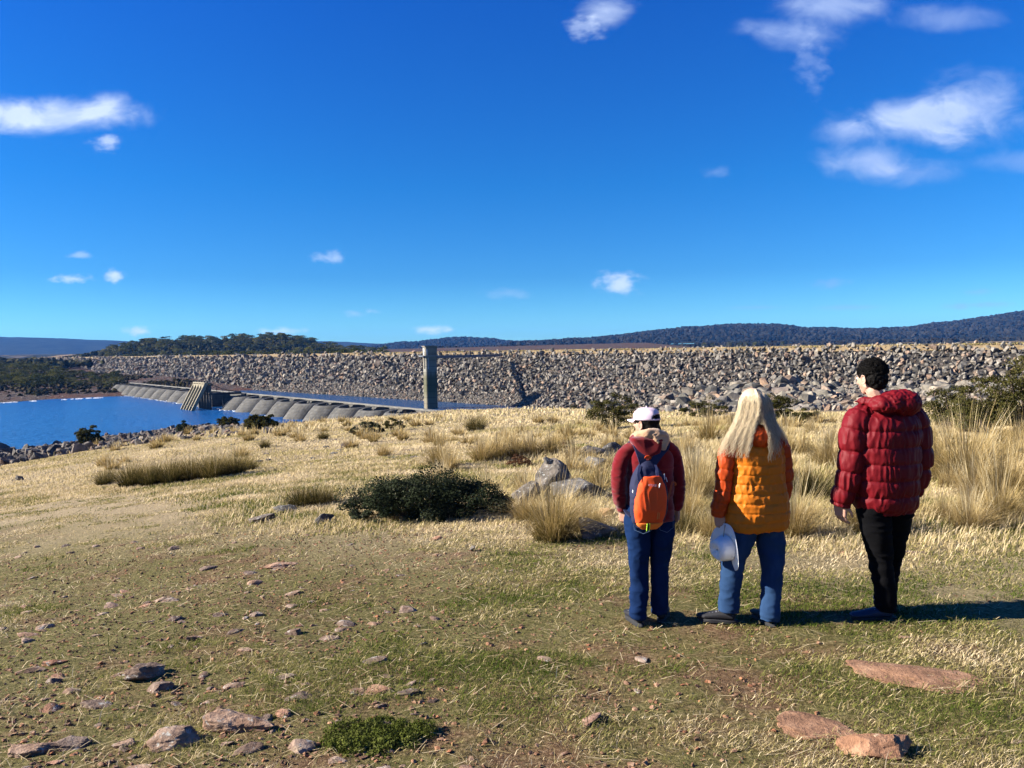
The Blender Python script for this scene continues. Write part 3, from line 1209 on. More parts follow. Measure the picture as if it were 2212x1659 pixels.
for (x0, y0, x1, y1) in ((-2.8, -2.6, 2.2, -2.6), (-2.8, -2.6, -2.8, 2.0)):
    for k in range(6):
        t = k / 5
        beam(bm, (x0 + (x1 - x0) * t, y0 + (y1 - y0) * t, zb), (x0 + (x1 - x0) * t, y0 + (y1 - y0) * t, zb + 1.0), .05, .05, Vector((1, 0, 0)))
    for hh_ in (.5, 1.0):
        beam(bm, (x0, y0, zb + hh_), (x1, y1, zb + hh_), .05, .05, Vector((0, 0, 1)))
add('railing', bm_mesh('railing', bm), RACKM, tower)
bm = bmesh.new()
prism(bm, [(-1.80, -1.0), (-1.755, -1.0), (-1.755, .1), (-1.80, .1)][::-1], zt - 7.0, zt - 3.3)
add('shaft_opening', bm_mesh('shaft_opening', bm), simple('opening_dark', (.02, .02, .02), .9), tower)
bm = bmesh.new()
prism(bm, [(-1.1, -1.80), (-.95, -1.80), (-.95, -1.755), (-1.1, -1.755)], zt - 7.0, zt - 3.6)
add('gauge_pipe', bm_mesh('gauge_pipe', bm), WHITE, tower)
# bridge (its own thing: it rests on tower and dam)
p1 = at(1077, 765, 259.5)
bd = Vector((p1.x - TX, p1.y - TY, 0))
Lb = bd.length
ang = math.atan2(bd.y, bd.x)
zdk = zt + WATER - 3.2
br = empty('access_bridge', (TX, TY, zdk), ang)
br['label'] = 'thin grey access bridge from the intake tower to the crest of the rockfill dam'
br['category'] = 'bridge'
bm = bmesh.new()
for sy in (-.6, .6):
    beam(bm, (1.9, sy, -.35), (Lb, sy, -.35), .18, .7, Vector((0, 1, 0)))
add('girder', bm_mesh('girder', bm), simple('bridge_steel', (.13, .12, .14), .6), br)
bm = bmesh.new()
beam(bm, (1.9, 0, .06), (Lb, 0, .06), 1.4, .08, Vector((0, 1, 0)))
add('deck', bm_mesh('deck', bm), simple('bridge_deck', (.22, .21, .20), .8), br)
bm = bmesh.new()
for sy in (-.65, .65):
    for k in range(16):
        x = 2.2 + (Lb - 2.4) * k / 15
        beam(bm, (x, sy, .1), (x, sy, 1.1), .05, .05, Vector((0, 1, 0)))
    beam(bm, (1.9, sy, 1.1), (Lb, sy, 1.1), .05, .05, Vector((0, 1, 0)))
add('handrail', bm_mesh('handrail', bm), RACKM, br)
# slender frame under the bridge
fp = TX + bd.x * .66, TY + bd.y * .66
bm = bmesh.new()
for sy in (-.5, .5):
    beam(bm, (Lb * .66, sy, -9), (Lb * .66, sy, -.7), .16, .16, Vector((0, 1, 0)))
for k in range(4):
    beam(bm, (Lb * .66, -.5, -2 - 2 * k), (Lb * .66, .5, -2 - 2 * k), .1, .1, Vector((0, 0, 1)))
add('trestle', bm_mesh('trestle', bm), RACKM, br)
# ------------------------------------------------------------------ plain and hills beyond the dam
def profile(pts, Y, margin=0):
    us, zs = [], []
    for px, py in pts:
        v = ray(px, py)
        us.append(v.x)
        zs.append(v.z * Y)
    return np.array(us), np.array(zs)


def forest_mat(name, lo, hi, sc):
    b = MB(name)
    v = b.geo()
    n = b.noise(v, sc, 6, .7)
    b.base(b.ramp(n, [(.35, lo), (.65, hi)]), 1.0, .0)
    return b.m


def plain_z(X, Y):
    zz = np.interp(Y, [300, 500, 900, 1600, 2600, 4200], [-9, -7, -3.5, 2, 9, 14])
    return zz + 3 * (fbm(X / 260, Y / 260, 61, 3) - .5)


b = MB('plain_heath')
v = b.geo()
n = b.noise(b.geo((1, .35, 1)), .006, 5, .6)
n2 = b.noise(v, .06, 5, .7)
dark = b.ramp(n2, [(.35, (.018, .020, .010)), (.65, (.06, .055, .03))])
pale = b.ramp(n2, [(.35, (.17, .11, .06)), (.65, (.33, .24, .13))])
b.base(b.mix(b.ramp(n, [(.50, (0, 0, 0)), (.56, (1, 1, 1))]), dark, pale), 1, 0)
xs = np.linspace(-3200, 4200, 90)
ys = np.geomspace(330, 4300, 70)


def plain_clip(X, Y):
    side = (X + 8) * TN[0] + (Y - 242) * TN[1]
    z = plain_z(X, Y)
    # land falls away to the lake left of the dam
    lake = np.clip((-.55 * Y - 60 - X) / 120, 0, 1) * np.clip((2600 - Y) / 400, 0, 1)
    z = z * (1 - lake) + (-26) * lake
    return np.where(side < 60, -26, z)


V, Fq = grid_mesh(xs, ys, plain_clip)
tag(add('plain', mesh_np('plain', V, Fq, True), b.m), 'flat dark heath and pale grass plain beyond the dam', kind='structure')

GULL = simple('gully_road', (.40, .34, .26), .95)


def hill(name, label, pts, Y, depth, foot, mat, seed, amp):
    us, zs = profile(pts, Y)
    uu = np.linspace(us[0], us[-1], 260)
    crest = np.interp(uu, us, zs)
    crest = crest + amp * (fbm(uu * 40, uu * 0, seed, 4) - .5)
    V = []
    nr = 9
    for j in range(nr):
        t = j / (nr - 1)
        yy = Y - depth + depth * 1.5 * t
        f = np.sin(np.clip(t * 1.5, 0, 1) * math.pi / 2) if t < .667 else math.cos((t - .667) * 3)
        zz = foot + (crest - foot) * f + amp * .5 * (fbm(uu * 60, uu * 0 + j, seed + 3, 3) - .5) * min(1, t * 4) * (t < .6)
        V.append(np.stack([uu * yy, uu * 0 + yy, zz], 1))
    V = np.concatenate(V)
    w = len(uu)
    i = (np.arange(nr - 1)[:, None] * w + np.arange(w - 1)[None]).ravel()
    Fq = np.stack([i, i + 1, i + w + 1, i + w], 1)
    tag(add(name, mesh_np(name, V, Fq, True), mat), label, kind='structure')
    return uu, crest


FM1 = forest_mat('hill_forest', (.012, .015, .012), (.05, .05, .036), .03)
FM2 = forest_mat('far_forest', (.014, .018, .016), (.035, .04, .03), .01)
hill('blue_ridge', 'low blue forested ridge far across the lake on the left', [(-700, 700), (-300, 718), (0, 728), (130, 731), (220, 735), (300, 738), (420, 737), (520, 742), (650, 736), (760, 739), (860, 744), (1000, 748), (1200, 748)], 5600, 1400, -20, FM2, 5, 12)
h1 = hill('middle_ridge', 'dark wooded rise behind the tower', [(760, 757), (860, 744), (905, 741), (960, 734), (1010, 732), (1060, 736), (1100, 741), (1180, 743), (1240, 739), (1300, 745), (1450, 748), (1700, 748)], 3600, 900, 3, FM1, 7, 7)
h2 = hill('right_hills', 'dark blue-grey forested hills rising to the right', [(1050, 748), (1150, 744), (1230, 738), (1300, 734), (1370, 726), (1450, 717), (1530, 710), (1600, 706), (1680, 706), (1750, 714), (1850, 717), (1950, 713), (2030, 704), (2100, 695), (2212, 679), (2450, 664), (2700, 664)], 3000, 1100, 8, FM1, 9, 8)

# ---- far forest texture: many small crowns as one mass
octV = np.array([(1, 0, 0), (-1, 0, 0), (0, 1, 0), (0, -1, 0), (0, 0, 1.1), (0, 0, -.9), (.6, .6, .5), (-.6, .6, .5), (.6, -.6, .5), (-.6, -.6, .5)])


def crowns(P, S, seed):
    meshes = []
    for k in range(6):
        meshes.append(hull_rock(900 + k, 13, (1, 1, 1.05)))
    return scatter_rocks(P, S, seed, None, meshes)


def leafmass_mat(name, stops, sc=.25):
    b = MB(name)
    v = b.geo()
    n = b.noise(v, sc, 5, .7)
    c = b.ramp(b.math('ADD', b.math('MULTIPLY', n, .6), b.math('MULTIPLY', b.attr('tint'), .4)), stops)
    b.base(c, 1, .0)
    b.bump(n, 1, 1)
    return b.m


rnd = np.random.RandomState(41)
P, S = [], []
for (nm, lo, hi, Y, dep, n_, info, foot) in (('r', .0, .95, 3000, 1100, 9000, h2, 8), ('m', -.2, .2, 3600, 900, 2500, h1, 3)):
    uu, crest = info
    u_ = rnd.uniform(lo, hi, n_)
    t = rnd.rand(n_) ** .7 * .667
    yy = Y - dep + dep * 1.5 * t
    f = np.sin(np.clip(t * 1.5, 0, 1) * math.pi / 2)
    zz = foot + (np.interp(u_, uu, crest) - foot) * f
    s_ = rnd.uniform(9, 19, n_)
    P.append(np.stack([u_ * yy, yy, zz + s_ * .22], 1))
    S.append(s_)
n_ = 2600
u_ = rnd.uniform(-.1, .8, n_)
yy = rnd.uniform(1250, 2000, n_)
band = fbm(u_ * 22, yy / 190., 13, 3) > .50
P.append(np.stack([u_ * yy, yy, plain_z(u_ * yy, yy) + 2.5], 1)[band])
S.append(rnd.uniform(6, 12, band.sum()))
V, Fc, T = crowns(np.concatenate(P), np.concatenate(S), 3)
LMH = leafmass_mat('far_hill_trees', [(.3, (.010, .011, .010)), (.7, (.034, .031, .026))], .02)
LM = leafmass_mat('hill_trees', [(.3, (.014, .016, .008)), (.5, (.045, .046, .020)), (.7, (.10, .09, .048))], .02)
tag(add('hill_forest', mesh_np('hill_forest', V, Fc, False, {'tint': T}), LMH), 'dense dark gum forest covering the distant hills', 'forest', kind='stuff')

# ------------------------------------------------------------------ wooded mound and left bank
def mound(X, Y):
    u = X / Y
    us, zs = profile([(60, 790), (180, 772), (250, 757), (300, 748), (350, 742), (480, 740), (560, 735), (600, 731), (640, 738), (700, 750), (760, 760), (830, 768), (900, 775)], 930)
    crest = np.interp(u, us, zs, left=-20, right=-20)
    t = np.clip((Y - 770) / 160, 0, 1)
    return -8 + (np.maximum(crest, -8) + 8) * np.sin(t * math.pi / 2) + 1.5 * (fbm(X / 30, Y / 30, 70, 3) - .5) - np.clip(Y - 935, 0, 400) * .35


V, Fq = grid_mesh(np.linspace(-760, -60, 80), np.linspace(660, 1080, 50), mound)
tag(add('wooded_mound', mesh_np('wooded_mound', V, Fq, True), forest_mat('mound_earth', (.02, .022, .012), (.06, .055, .03), .05)), 'low mound under gum trees behind the left end of the dam', kind='structure')


def leaf_cards(rnd, centers, radii, n_each, size, squash=.75):
    V, Fq, T = [], [], []
    k = 0
    for (c, r) in zip(centers, radii):
        n_ = n_each
        d = rnd.normal(size=(n_, 3))
        d /= np.linalg.norm(d, axis=1)[:, None]
        d[:, 2] = np.abs(d[:, 2]) * .9 - .25 * rnd.rand(n_)
        pos = c + d * r * np.array([1, 1, squash]) * rnd.uniform(.6, 1.05, n_)[:, None]
        a = rnd.normal(size=(n_, 3))
        a /= np.linalg.norm(a, axis=1)[:, None]
        b_ = np.cross(a, d)
        b_ /= np.linalg.norm(b_, axis=1)[:, None] + 1e-9
        s = size * rnd.uniform(.6, 1.4, n_)[:, None]
        q = np.stack([pos - a * s, pos - b_ * s * .55, pos + a * s, pos + b_ * s * .55], 1)
        V.append(q.reshape(-1, 3))
        Fq.append((np.arange(n_ * 4).reshape(n_, 4)) + k)
        k += n_ * 4
        T.append(np.repeat(np.clip(rnd.rand() * .5 + rnd.rand(n_) * .5, 0, 1), 4))
    return np.concatenate(V), np.concatenate(Fq), np.concatenate(T)


def tube(pts, r0, r1, ns=5):
    pts = [Vector(p) for p in pts]
    V, Fq = [], []
    for i, p in enumerate(pts):
        t = (pts[min(i + 1, len(pts) - 1)] - pts[max(i - 1, 0)]).normalized()
        a = t.orthogonal().normalized()
        b_ = t.cross(a)
        r = r0 + (r1 - r0) * i / (len(pts) - 1)
        for k in range(ns):
            th = 2 * math.pi * k / ns
            V.append(tuple(p + a * r * math.cos(th) + b_ * r * math.sin(th)))
    for i in range(len(pts) - 1):
        for k in range(ns):
            Fq.append((i * ns + k, i * ns + (k + 1) % ns, (i + 1) * ns + (k + 1) % ns, (i + 1) * ns + k))
    return V, Fq


def merge(parts):
    V, Fq, o = [], [], 0
    for v, f in parts:
        V.append(np.array(v, float))
        Fq.append(np.array(f) + o)
        o += len(v)
    return np.concatenate(V), np.concatenate(Fq)


GUM = MB('gum_leaves')
GUM.leafy(GUM.ramp(GUM.math('ADD', GUM.math('MULTIPLY', GUM.attr('tint'), .55), GUM.math('MULTIPLY', GUM.rand(), .45)), [(.1, (.022, .028, .010)), (.45, (.065, .075, .022)), (.75, (.15, .145, .045)), (1, (.24, .18, .07))]), .2)
GUM = GUM.m
BARK = simple('gum_bark', (.30, .27, .22), .9)


def gum_tree(seed):
    rnd = np.random.RandomState(seed)
    H = 1.0
    parts = [tube([(0, 0, -.1), (.02, .01, .3), (rnd.uniform(-.05, .05), 0, .6)], .028, .016)]
    cs, rs = [], []
    for k in range(8):
        a = rnd.uniform(0, 6.28)
        rr_ = rnd.uniform(.08, .30)
        z = rnd.uniform(.28, .82)
        c = np.array([math.cos(a) * rr_, math.sin(a) * rr_, z])
        cs.append(c)
        rs.append(rnd.uniform(.17, .27))
        parts.append(tube([(0, 0, z * .45), tuple(c * np.array([.5, .5, .8])), tuple(c)], .014, .005, 4))
    tv, tf = merge(parts)
    lv, lf, lt = leaf_cards(rnd, cs, rs, 60, .042)
    return mesh_np('trunk', tv, tf, True), mesh_np('crown', lv, lf, False, {'tint': lt})


GT = [gum_tree(500 + i) for i in range(6)]
for a, b_ in GT:
    a.materials.append(BARK)
    b_.materials.append(GUM)


def plant_tree(x, y, z, h, label, group, wide=1.0):
    k = rr.randrange(len(GT))
    e = empty('gum_tree', (x, y, z), rr.uniform(0, 6.28))
    e.scale = (h * wide, h * wide, h)
    add('trunk', GT[k][0], None, e)
    add('crown', GT[k][1], None, e)
    tag(e, label, 'tree', group)
    return e


rnd = np.random.RandomState(71)
cnt = 0
pts = []
while cnt < 165:
    px = rnd.uniform(235, 840)
    y_ = 775 + 160 * rnd.rand() ** .8
    u_ = ray(px, 750).x
    x_ = u_ * y_
    if any((x_ - a) ** 2 + (y_ - b_) ** 2 < 49 for a, b_ in pts):
        cnt += .02
        continue
    pts.append((x_, y_))
    z_ = float(mound(np.array([x_]), np.array([y_]))[0])
    plant_tree(x_, y_, z_ - .5, rnd.uniform(7.5, 12), 'dark green gum tree in the wood on the mound behind the dam', 'gum trees on the wooded mound', 1.5)
    cnt += 1
bush_spots = []
cnt = 0
pts = []
while cnt < 165:
    px = rnd.uniform(-60, 255)
    d_ = rnd.rand()
    y_ = 365 + 260 * d_
    x_ = ray(px, 800).x * y_
    side = (x_ + 8) * TN[0] + (y_ - 242) * TN[1]
    if side > -12 or (px > 120 and y_ > 480 and rnd.rand() < .8):
        cnt += .01
        continue
    if any((x_ - a) ** 2 + (y_ - b_) ** 2 < 15 for a, b_ in pts):
        cnt += .02
        continue
    pts.append((x_, y_))
    z_ = float(bedz(np.array([x_]), np.array([y_]))[0])
    hh_ = rnd.uniform(4, 7.5) * (1.0 if px < 140 else .72)
    plant_tree(x_, y_, z_ - .3, hh_, 'dark gum tree on the far left bank above the brown foreshore', 'gum trees on the far left bank', 1.6)
    cnt += 1
# small dark trees standing behind the crest near the tower
for px, py, hh_ in ((1045 - 30, 757, 5), (870, 760, 5), (882, 760, 6), (600 + 290, 762, 4)):
    pass
for k, px in enumerate((545, 552, 590, 596, 1600, 1612, 1630, 1655, 1540, 1520, 1575, 1690)):
    y_ = 1150 + 40 * (k % 3)
    v = ray(px, 750)
    if px < 700:
        y_ = 620
        px2 = px
    x_ = v.x * y_
    plant_tree(x_, y_, float(plain_z(np.array([x_]), np.array([y_]))[0]) - 1, 9 if px > 700 else 5.5, 'dark rounded tree standing on the plain beyond the dam crest', 'trees on the plain beyond the crest', 1.3)
for k in range(46):
    px = 240 + k * 13 + rnd.uniform(-5, 5)
    v = ray(px, 766)
    ty = (9.5 - v.x * 258) / (.68 + 0)   # crude start
    # crest distance on this ray, then 25 m beyond
    A = np.array([[TD[0], -v.x * 1.0 * 1.0], [TD[1], -1.0]])
    B = -(TOE0 + TN * (RISE * RUN + 40))
    t_, y_ = np.linalg.solve(np.array([[TD[0], -v.x], [TD[1], -1.0]]), B)
    x_ = v.x * y_
    plant_tree(x_, y_, -9.5, rnd.uniform(10.5, 15.5), 'yellow-green bushy tree just behind the left part of the dam crest', 'bushy trees just behind the left part of the crest', .8)

# low scrub of the foreshore, one mass
n = 10000
X = rnd.uniform(-420, -150, n)
Y = rnd.uniform(300, 560, n)
z = bedz(X, Y)
side = (X + 8) * TN[0] + (Y - 242) * TN[1]
dens = fbm(X / 22, Y / 22, 88, 3)
ok = (z > -16.4) & (side < -4) & (dens > .42)
V, Fc, T = crowns(np.column_stack([X, Y, z + .25])[ok], rnd.uniform(.8, 2.6, ok.sum()), 17)
LM2 = leafmass_mat('scrub_leaves', [(.3, (.016, .018, .010)), (.5, (.045, .042, .022)), (.7, (.11, .085, .05))], .4)
tag(add('bank_scrub', mesh_np('bank_scrub', V, Fc, False, {'tint': T}), LM2), 'low dark scrub over the far bank and foreshore', 'scrub', kind='stuff')
n = 2600
X = rnd.uniform(-620, -230, n)
Y = rnd.uniform(600, 1000, n)
ok = (X / Y < -.45)
mf = rnd.rand(1500)
Xm = np.array([ray(a_, 750).x for a_ in rnd.uniform(235, 840, 1500)])
Ym = 790 + 150 * mf
V, Fc, T = crowns(np.column_stack([Xm * Ym, Ym, mound(Xm * Ym, Ym) + 1.8]), rnd.uniform(4, 7, 1500), 28)
tag(add('mound_understorey', mesh_np('mound_understorey', V, Fc, False, {'tint': T}), LM), 'dense undergrowth beneath the gum trees on the mound', 'undergrowth', kind='stuff')
zz = np.maximum(mound(X, Y), bedz(X, Y) * (Y < 760) + (-30) * (Y >= 760))
V, Fc, T = crowns(np.column_stack([X, Y, zz + 2.0])[ok], rnd.uniform(4, 8, ok.sum()), 18)
tag(add('bank_woodland', mesh_np('bank_woodland', V, Fc, False, {'tint': T}), LM), 'greyish woodland filling the far left shore behind the nearer trees', 'woodland', kind='stuff')

# tussock fringe along the dam crest, one mass (added with the grasses)
HAZE_D = 0.00005
me = bpy.data.meshes.new('haze')
bm = bmesh.new()
bmesh.ops.create_cube(bm, size=1)
for q in bm.verts:
    q.co = ((q.co.x) * 15000, q.co.y * 7600 + 3400, q.co.z * 210 + 75)
bm.to_mesh(me)
bm.free()
hz_ = bpy.data.materials.new('haze')
hz_.use_nodes = True
nt = hz_.node_tree
nt.nodes.clear()
o_ = nt.nodes.new('ShaderNodeOutputMaterial')
pv = nt.nodes.new('ShaderNodeVolumePrincipled')
pv.inputs['Color'].default_value = (.12, .38, 1.0, 1)
pv.inputs['Density'].default_value = HAZE_D
pv.inputs['Anisotropy'].default_value = 0.0
nt.links.new(pv.outputs[0], o_.inputs['Volume'])
tag(add('haze', me, hz_), 'thin blue haze over the distance', kind='stuff')
# ------------------------------------------------------------------ grasses
GRASS = MB('grass_blades')
t_ = GRASS.attr('tint')
GRASS.leafy(k=.90, trans=.3, c=GRASS.ramp(t_, [(0.0, (.055, .085, .012)), (.2, (.12, .145, .028)), (.38, (.23, .22, .065)), (.55, (.38, .31, .13)), (.75, (.55, .43, .235)), (1.0, (.78, .645, .42))]))
GRASS = GRASS.m
TUSS = MB('tussock_blades')
t_ = TUSS.math('ADD', TUSS.attr('tint'), TUSS.math('MULTIPLY', TUSS.math('SUBTRACT', TUSS.rand(), .5), .22))
TUSS.leafy(TUSS.ramp(t_, [(0.0, (.028, .028, .010)), (.2, (.10, .085, .028)), (.4, (.27, .20, .065)), (.6, (.44, .31, .12)), (.8, (.60, .45, .21)), (1.0, (.76, .64, .40))]), .35)
TUSS = TUSS.m


def blades(base, h, w, az, lean, tint, droop=.35):
    """5-point blades: base (n,3), h, w, azimuth, lean (fraction of h)"""
    n = len(base)
    d = np.stack([np.cos(az), np.sin(az), np.zeros(n)], 1)
    s = np.stack([-np.sin(az + .6), np.cos(az + .6), np.zeros(n)], 1)
    up = np.array([0, 0, 1.])
    mid = base + up * (h * .58)[:, None] + d * (lean * h * .38)[:, None]
    tip = base + up * (h * (1 - droop * np.minimum(lean, 1.6)))[:, None] + d * (lean * h * 1.0)[:, None]
    V = np.stack([base - s * w[:, None] * .5, base + s * w[:, None] * .5, mid + s * w[:, None] * .38, mid - s * w[:, None] * .38, tip], 1).reshape(-1, 3)
    o = (np.arange(n) * 5)[:, None]
    Q = o + np.array([[0, 1, 2, 3]])
    T3 = o + np.array([[3, 2, 4]])
    return V, Q, T3, np.repeat(tint, 5)


rnd = np.random.RandomState(101)


def wedge(n, y0, y1, power, umax=.80):
    """random ground points, density falling with distance"""
    k = 2 - power
    Y = (y0 ** k + rnd.rand(n) * (y1 ** k - y0 ** k)) ** (1 / k)
    U = rnd.uniform(-umax, umax, n)
    return U * Y, Y


def strawness(X, Y):
    """0 = short green turf of the track, 1 = pale straw meadow"""
    s = Y + .55 * np.where(X < 0, X * .25, X * .12) + 2.6 * (fbm(X / 2.6, Y / 2.6, 31, 3) - .5) + 3.5 * (fbm(X / 9, Y / 9, 32, 2) - .5)
    base = 9.6 - .9 * np.clip((X - .2) / 1.5, 0, 1) + 5.0 * np.clip(-(X + 3.0) / 4.5, 0, 1.6) - 1.6 * np.clip((X - 1.5) / 2, 0, 1)
    return np.clip((s - base) / 2.2, 0, 1)


def soilness(X, Y):
    f = fbm(X / .9, Y / .55, 41, 4) * .65 + fbm(X / 3.5, Y / 3.5, 42, 3) * .35
    # more bare soil to the left
    return np.clip((f - .50 + .07 * np.clip(-X / 2.5, -1, 1.2)) / .07, 0, 1)


# short turf
n = 620000
X, Y = wedge(n, 2.3, 26, 1.35)
st = strawness(X, Y)
so = soilness(X, Y)
keep = rnd.rand(n) > (.93 * so * (1 - st) + .0)
X, Y, st, so = X[keep], Y[keep], st[keep], so[keep]
n = len(X)
Z = gz(X, Y)
green = fbm(X / 1.1, Y / .8, 55, 3)
h = rnd.uniform(.014, .042, n) * (1 + .9 * (rnd.rand(n) < .06) + 2.0 * st)
w = np.maximum(.0028, Y / 769 * .75) * rnd.uniform(.6, 1.3, n)
tint = np.clip(.46 + (.50 - green) * 1.5 + rnd.normal(0, .17, n) + .22 * st + (rnd.rand(n) < .16) * .35, .02, .98)
V, Q, T3, T = blades(np.stack([X, Y, Z - .003], 1), h, w, rnd.uniform(0, 6.28, n), rnd.uniform(.2, 2.2, n) * (1 - .5 * st), tint, .25)
tag(add('turf', mesh_np('turf', V, [Q, T3], False, {'tint': T}), GRASS), 'short cropped green and straw turf in the foreground', 'turf', kind='stuff')
# fallen straws
n = 5200
X, Y = wedge(n, 2.4, 14, 1.2)
Z = gz(X, Y)
az = rnd.uniform(0, 6.28, n)
L_ = rnd.uniform(.03, .13, n)
d = np.stack([np.cos(az), np.sin(az), 0 * az], 1)
s_ = np.stack([-np.sin(az), np.cos(az), 0 * az], 1) * (np.maximum(.0022, Y / 769 * .55))[:, None] * .5
b0 = np.stack([X, Y, Z + .016], 1)
p1_, p2_ = b0 - d * L_[:, None] / 2, b0 + d * L_[:, None] / 2 + np.array([0, 0, .012])
V = np.stack([p1_ - s_, p1_ + s_, p2_ + s_, p2_ - s_], 1).reshape(-1, 3)
Q = (np.arange(n) * 4)[:, None] + np.array([[0, 1, 2, 3]])
tag(add('fallen_straw', mesh_np('fallen_straw', V, Q, False, {'tint': np.repeat(rnd.uniform(.6, 1, n), 4)}), GRASS), 'pale dead stalks lying on the turf', 'straw', kind='stuff')

# straw meadow, taller
n = 300000
X, Y = wedge(n, 6.5, 75, 1.25)
st = strawness(X, Y)
u = X / Y
E = np.interp(u, E_U, E_D)
lim = np.interp(u, [-.30, -.12], [-8.7, -12.9])
keep = (gz(X, Y) > lim + 2.6 * (fbm(X / 6, Y / 6, 79, 3) - .5)) & (rnd.rand(n) < st * (.25 + 1.5 * fbm(X / 2.2, Y / 2.2, 66, 3) ** 1.5)) & (Y < E + 3)
X, Y, st = X[keep], Y[keep], st[keep]
n = len(X)
tallness = np.clip((fbm(X / 3.0, Y / 3.0, 77, 3) - .40) * 4, 0, 1) * np.clip((X + 1.5) / 3.0 + Y / 60, 0.12, 1)
h = rnd.uniform(.06, .13, n) * (1 + 2.6 * tallness * np.clip((Y - 7) / 3, 0, 1) * .75)
w = np.maximum(.003, Y / 769 * .8) * rnd.uniform(.6, 1.3, n)
tint = np.clip(.74 + .5 * (fbm(X / 4, Y / 4, 78, 3) - .55) + rnd.normal(0, .10, n) - .05 * tallness, .2, 1)
wind = rnd.normal(.3, 1.2, n)
V, Q, T3, T = blades(np.stack([X, Y, gz(X, Y) - .01], 1), h, w, wind, rnd.uniform(.1, .9, n), tint)
tag(add('dry_grass', mesh_np('dry_grass', V, [Q, T3], False, {'tint': T}), GRASS), 'pale straw-coloured meadow grass covering the knoll', 'grass', kind='stuff')
# far meadow clumps
n = 60000
X, Y = wedge(n, 60, 200, 1.1)
u = X / Y
E = np.interp(u, E_U, E_D)
Z = gz(X, Y)
lim = np.interp(u, [-.30, -.12], [-8.7, -12.9])
keep = (Y < np.minimum(E + 1, 190)) & (Z > lim + 2.6 * (fbm(X / 6, Y / 6, 79, 3) - .5) - 1.2 * (rnd.rand(n) < .12))
X, Y, Z = X[keep], Y[keep], Z[keep]
n = len(X)
h = rnd.uniform(.15, .35, n) * (1 + 1.2 * np.clip((fbm(X / 7, Y / 7, 80, 3) - .5) * 5, 0, 1))
V, Q, T3, T = blades(np.stack([X, Y, Z - .02], 1), h, Y / 769 * rnd.uniform(.7, 1.6, n), rnd.normal(.3, 1.2, n), rnd.uniform(.1, .8, n), np.clip(.72 + rnd.normal(0, .12, n), 0, 1))
tag(add('far_meadow', mesh_np('far_meadow', V, [Q, T3], False, {'tint': T}), GRASS), 'distant straw meadow sloping down towards the shore', 'grass', kind='stuff')
# grassy fringe on the dam crest
n = 36000
tt = rnd.uniform(-120, 190, n)
cl = fbm(tt / 4, tt * 0, 90, 3)
keep = rnd.rand(n) < np.clip((cl - .35) * 3, .15, 1)
tt = tt[keep]
n = len(tt)
off = RISE * RUN + rnd.uniform(-.9, 1.8, n)
p = TOE0[None] + np.outer(tt, TD) + off[:, None] * TN[None]
h = rnd.uniform(.12, .5, n)
V, Q, T3, T = blades(np.column_stack([p, np.full(n, WATER + RISE - .1)]), h, rnd.uniform(.12, .3, n), rnd.uniform(0, 6.28, n), rnd.uniform(.1, .8, n), rnd.uniform(.4, .8, n))
tag(add('crest_grass', mesh_np('crest_grass', V, [Q, T3], False, {'tint': T}), GRASS), 'dry grass fringe along the crest of the rockfill dam', 'grass', kind='stuff')


# ---- tussocks: each one a thing
def tussock_mesh(seed, n, H=.7, Rb=.13, spread=.75, wid=.0045, stalks=.12, dark=0.0):
    r = np.random.RandomState(seed)
    a = r.uniform(0, 6.28, n)
    q = r.rand(n) ** .6
    base = np.stack([np.cos(a) * Rb * q, np.sin(a) * Rb * q, np.zeros(n) - .03], 1)
    st_ = r.rand(n) < stalks
    lean = q * spread * r.uniform(.45, 1.5, n) + .05
    h = H * r.uniform(.45, 1.0, n)
    lean = np.where(st_, lean * .35, lean)
    h = np.where(st_, H * r.uniform(1.0, 1.4, n), h)
    aa = a + r.normal(0, .45, n)
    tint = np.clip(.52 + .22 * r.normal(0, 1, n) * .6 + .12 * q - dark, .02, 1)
    tint = np.where(st_, np.clip(.82 + .1 * r.normal(0, 1, n), .5, 1), tint)
    # 4-segment blades with real curvature
    seg = 4
    d = np.stack([np.cos(aa), np.sin(aa), 0 * aa], 1)
    s = np.stack([-np.sin(aa + .5), np.cos(aa + .5), 0 * aa], 1)
    pts = []
    for k in range(seg + 1):
        t = k / seg
        out_ = lean * h * t ** 1.7
        zz = h * (t - .38 * np.minimum(lean, 1.3) * t ** 2.6)
        pts.append(base + d * out_[:, None] + np.array([0, 0, 1.]) * zz[:, None])
    ww = wid * r.uniform(.6, 1.3, n)
    Vs = []
    for k in range(seg):
        f = (1 - .75 * (k / seg)) * .5
        Vs += [pts[k] - s * (ww * f)[:, None], pts[k] + s * (ww * f)[:, None]]
    Vs.append(pts[seg])
    V = np.stack(Vs, 1).reshape(-1, 3)
    m = 2 * seg + 1
    o = (np.arange(n) * m)[:, None]
    Q = np.concatenate([o + np.array([[2 * k, 2 * k + 1, 2 * k + 3, 2 * k + 2]]) for k in range(seg - 1)])
    T3 = o + np.array([[2 * seg - 2, 2 * seg - 1, 2 * seg]])
    tv = np.repeat(tint, m).reshape(n, m)
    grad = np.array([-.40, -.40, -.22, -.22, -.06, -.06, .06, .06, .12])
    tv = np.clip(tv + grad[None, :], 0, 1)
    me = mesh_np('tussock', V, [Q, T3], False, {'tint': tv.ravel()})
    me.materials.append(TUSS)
    return me


TN_near = [tussock_mesh(700 + i, 1050, .62, .15, 1.0, .0052, .09) for i in range(4)]
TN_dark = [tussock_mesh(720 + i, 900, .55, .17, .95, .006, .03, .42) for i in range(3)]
TN_mid = [tussock_mesh(740 + i, 420, .62, .16, .75, .012, .15) for i in range(5)]
TN_far = [tussock_mesh(760 + i, 160, .6, .2, .8, .03, .1) for i in range(4)]


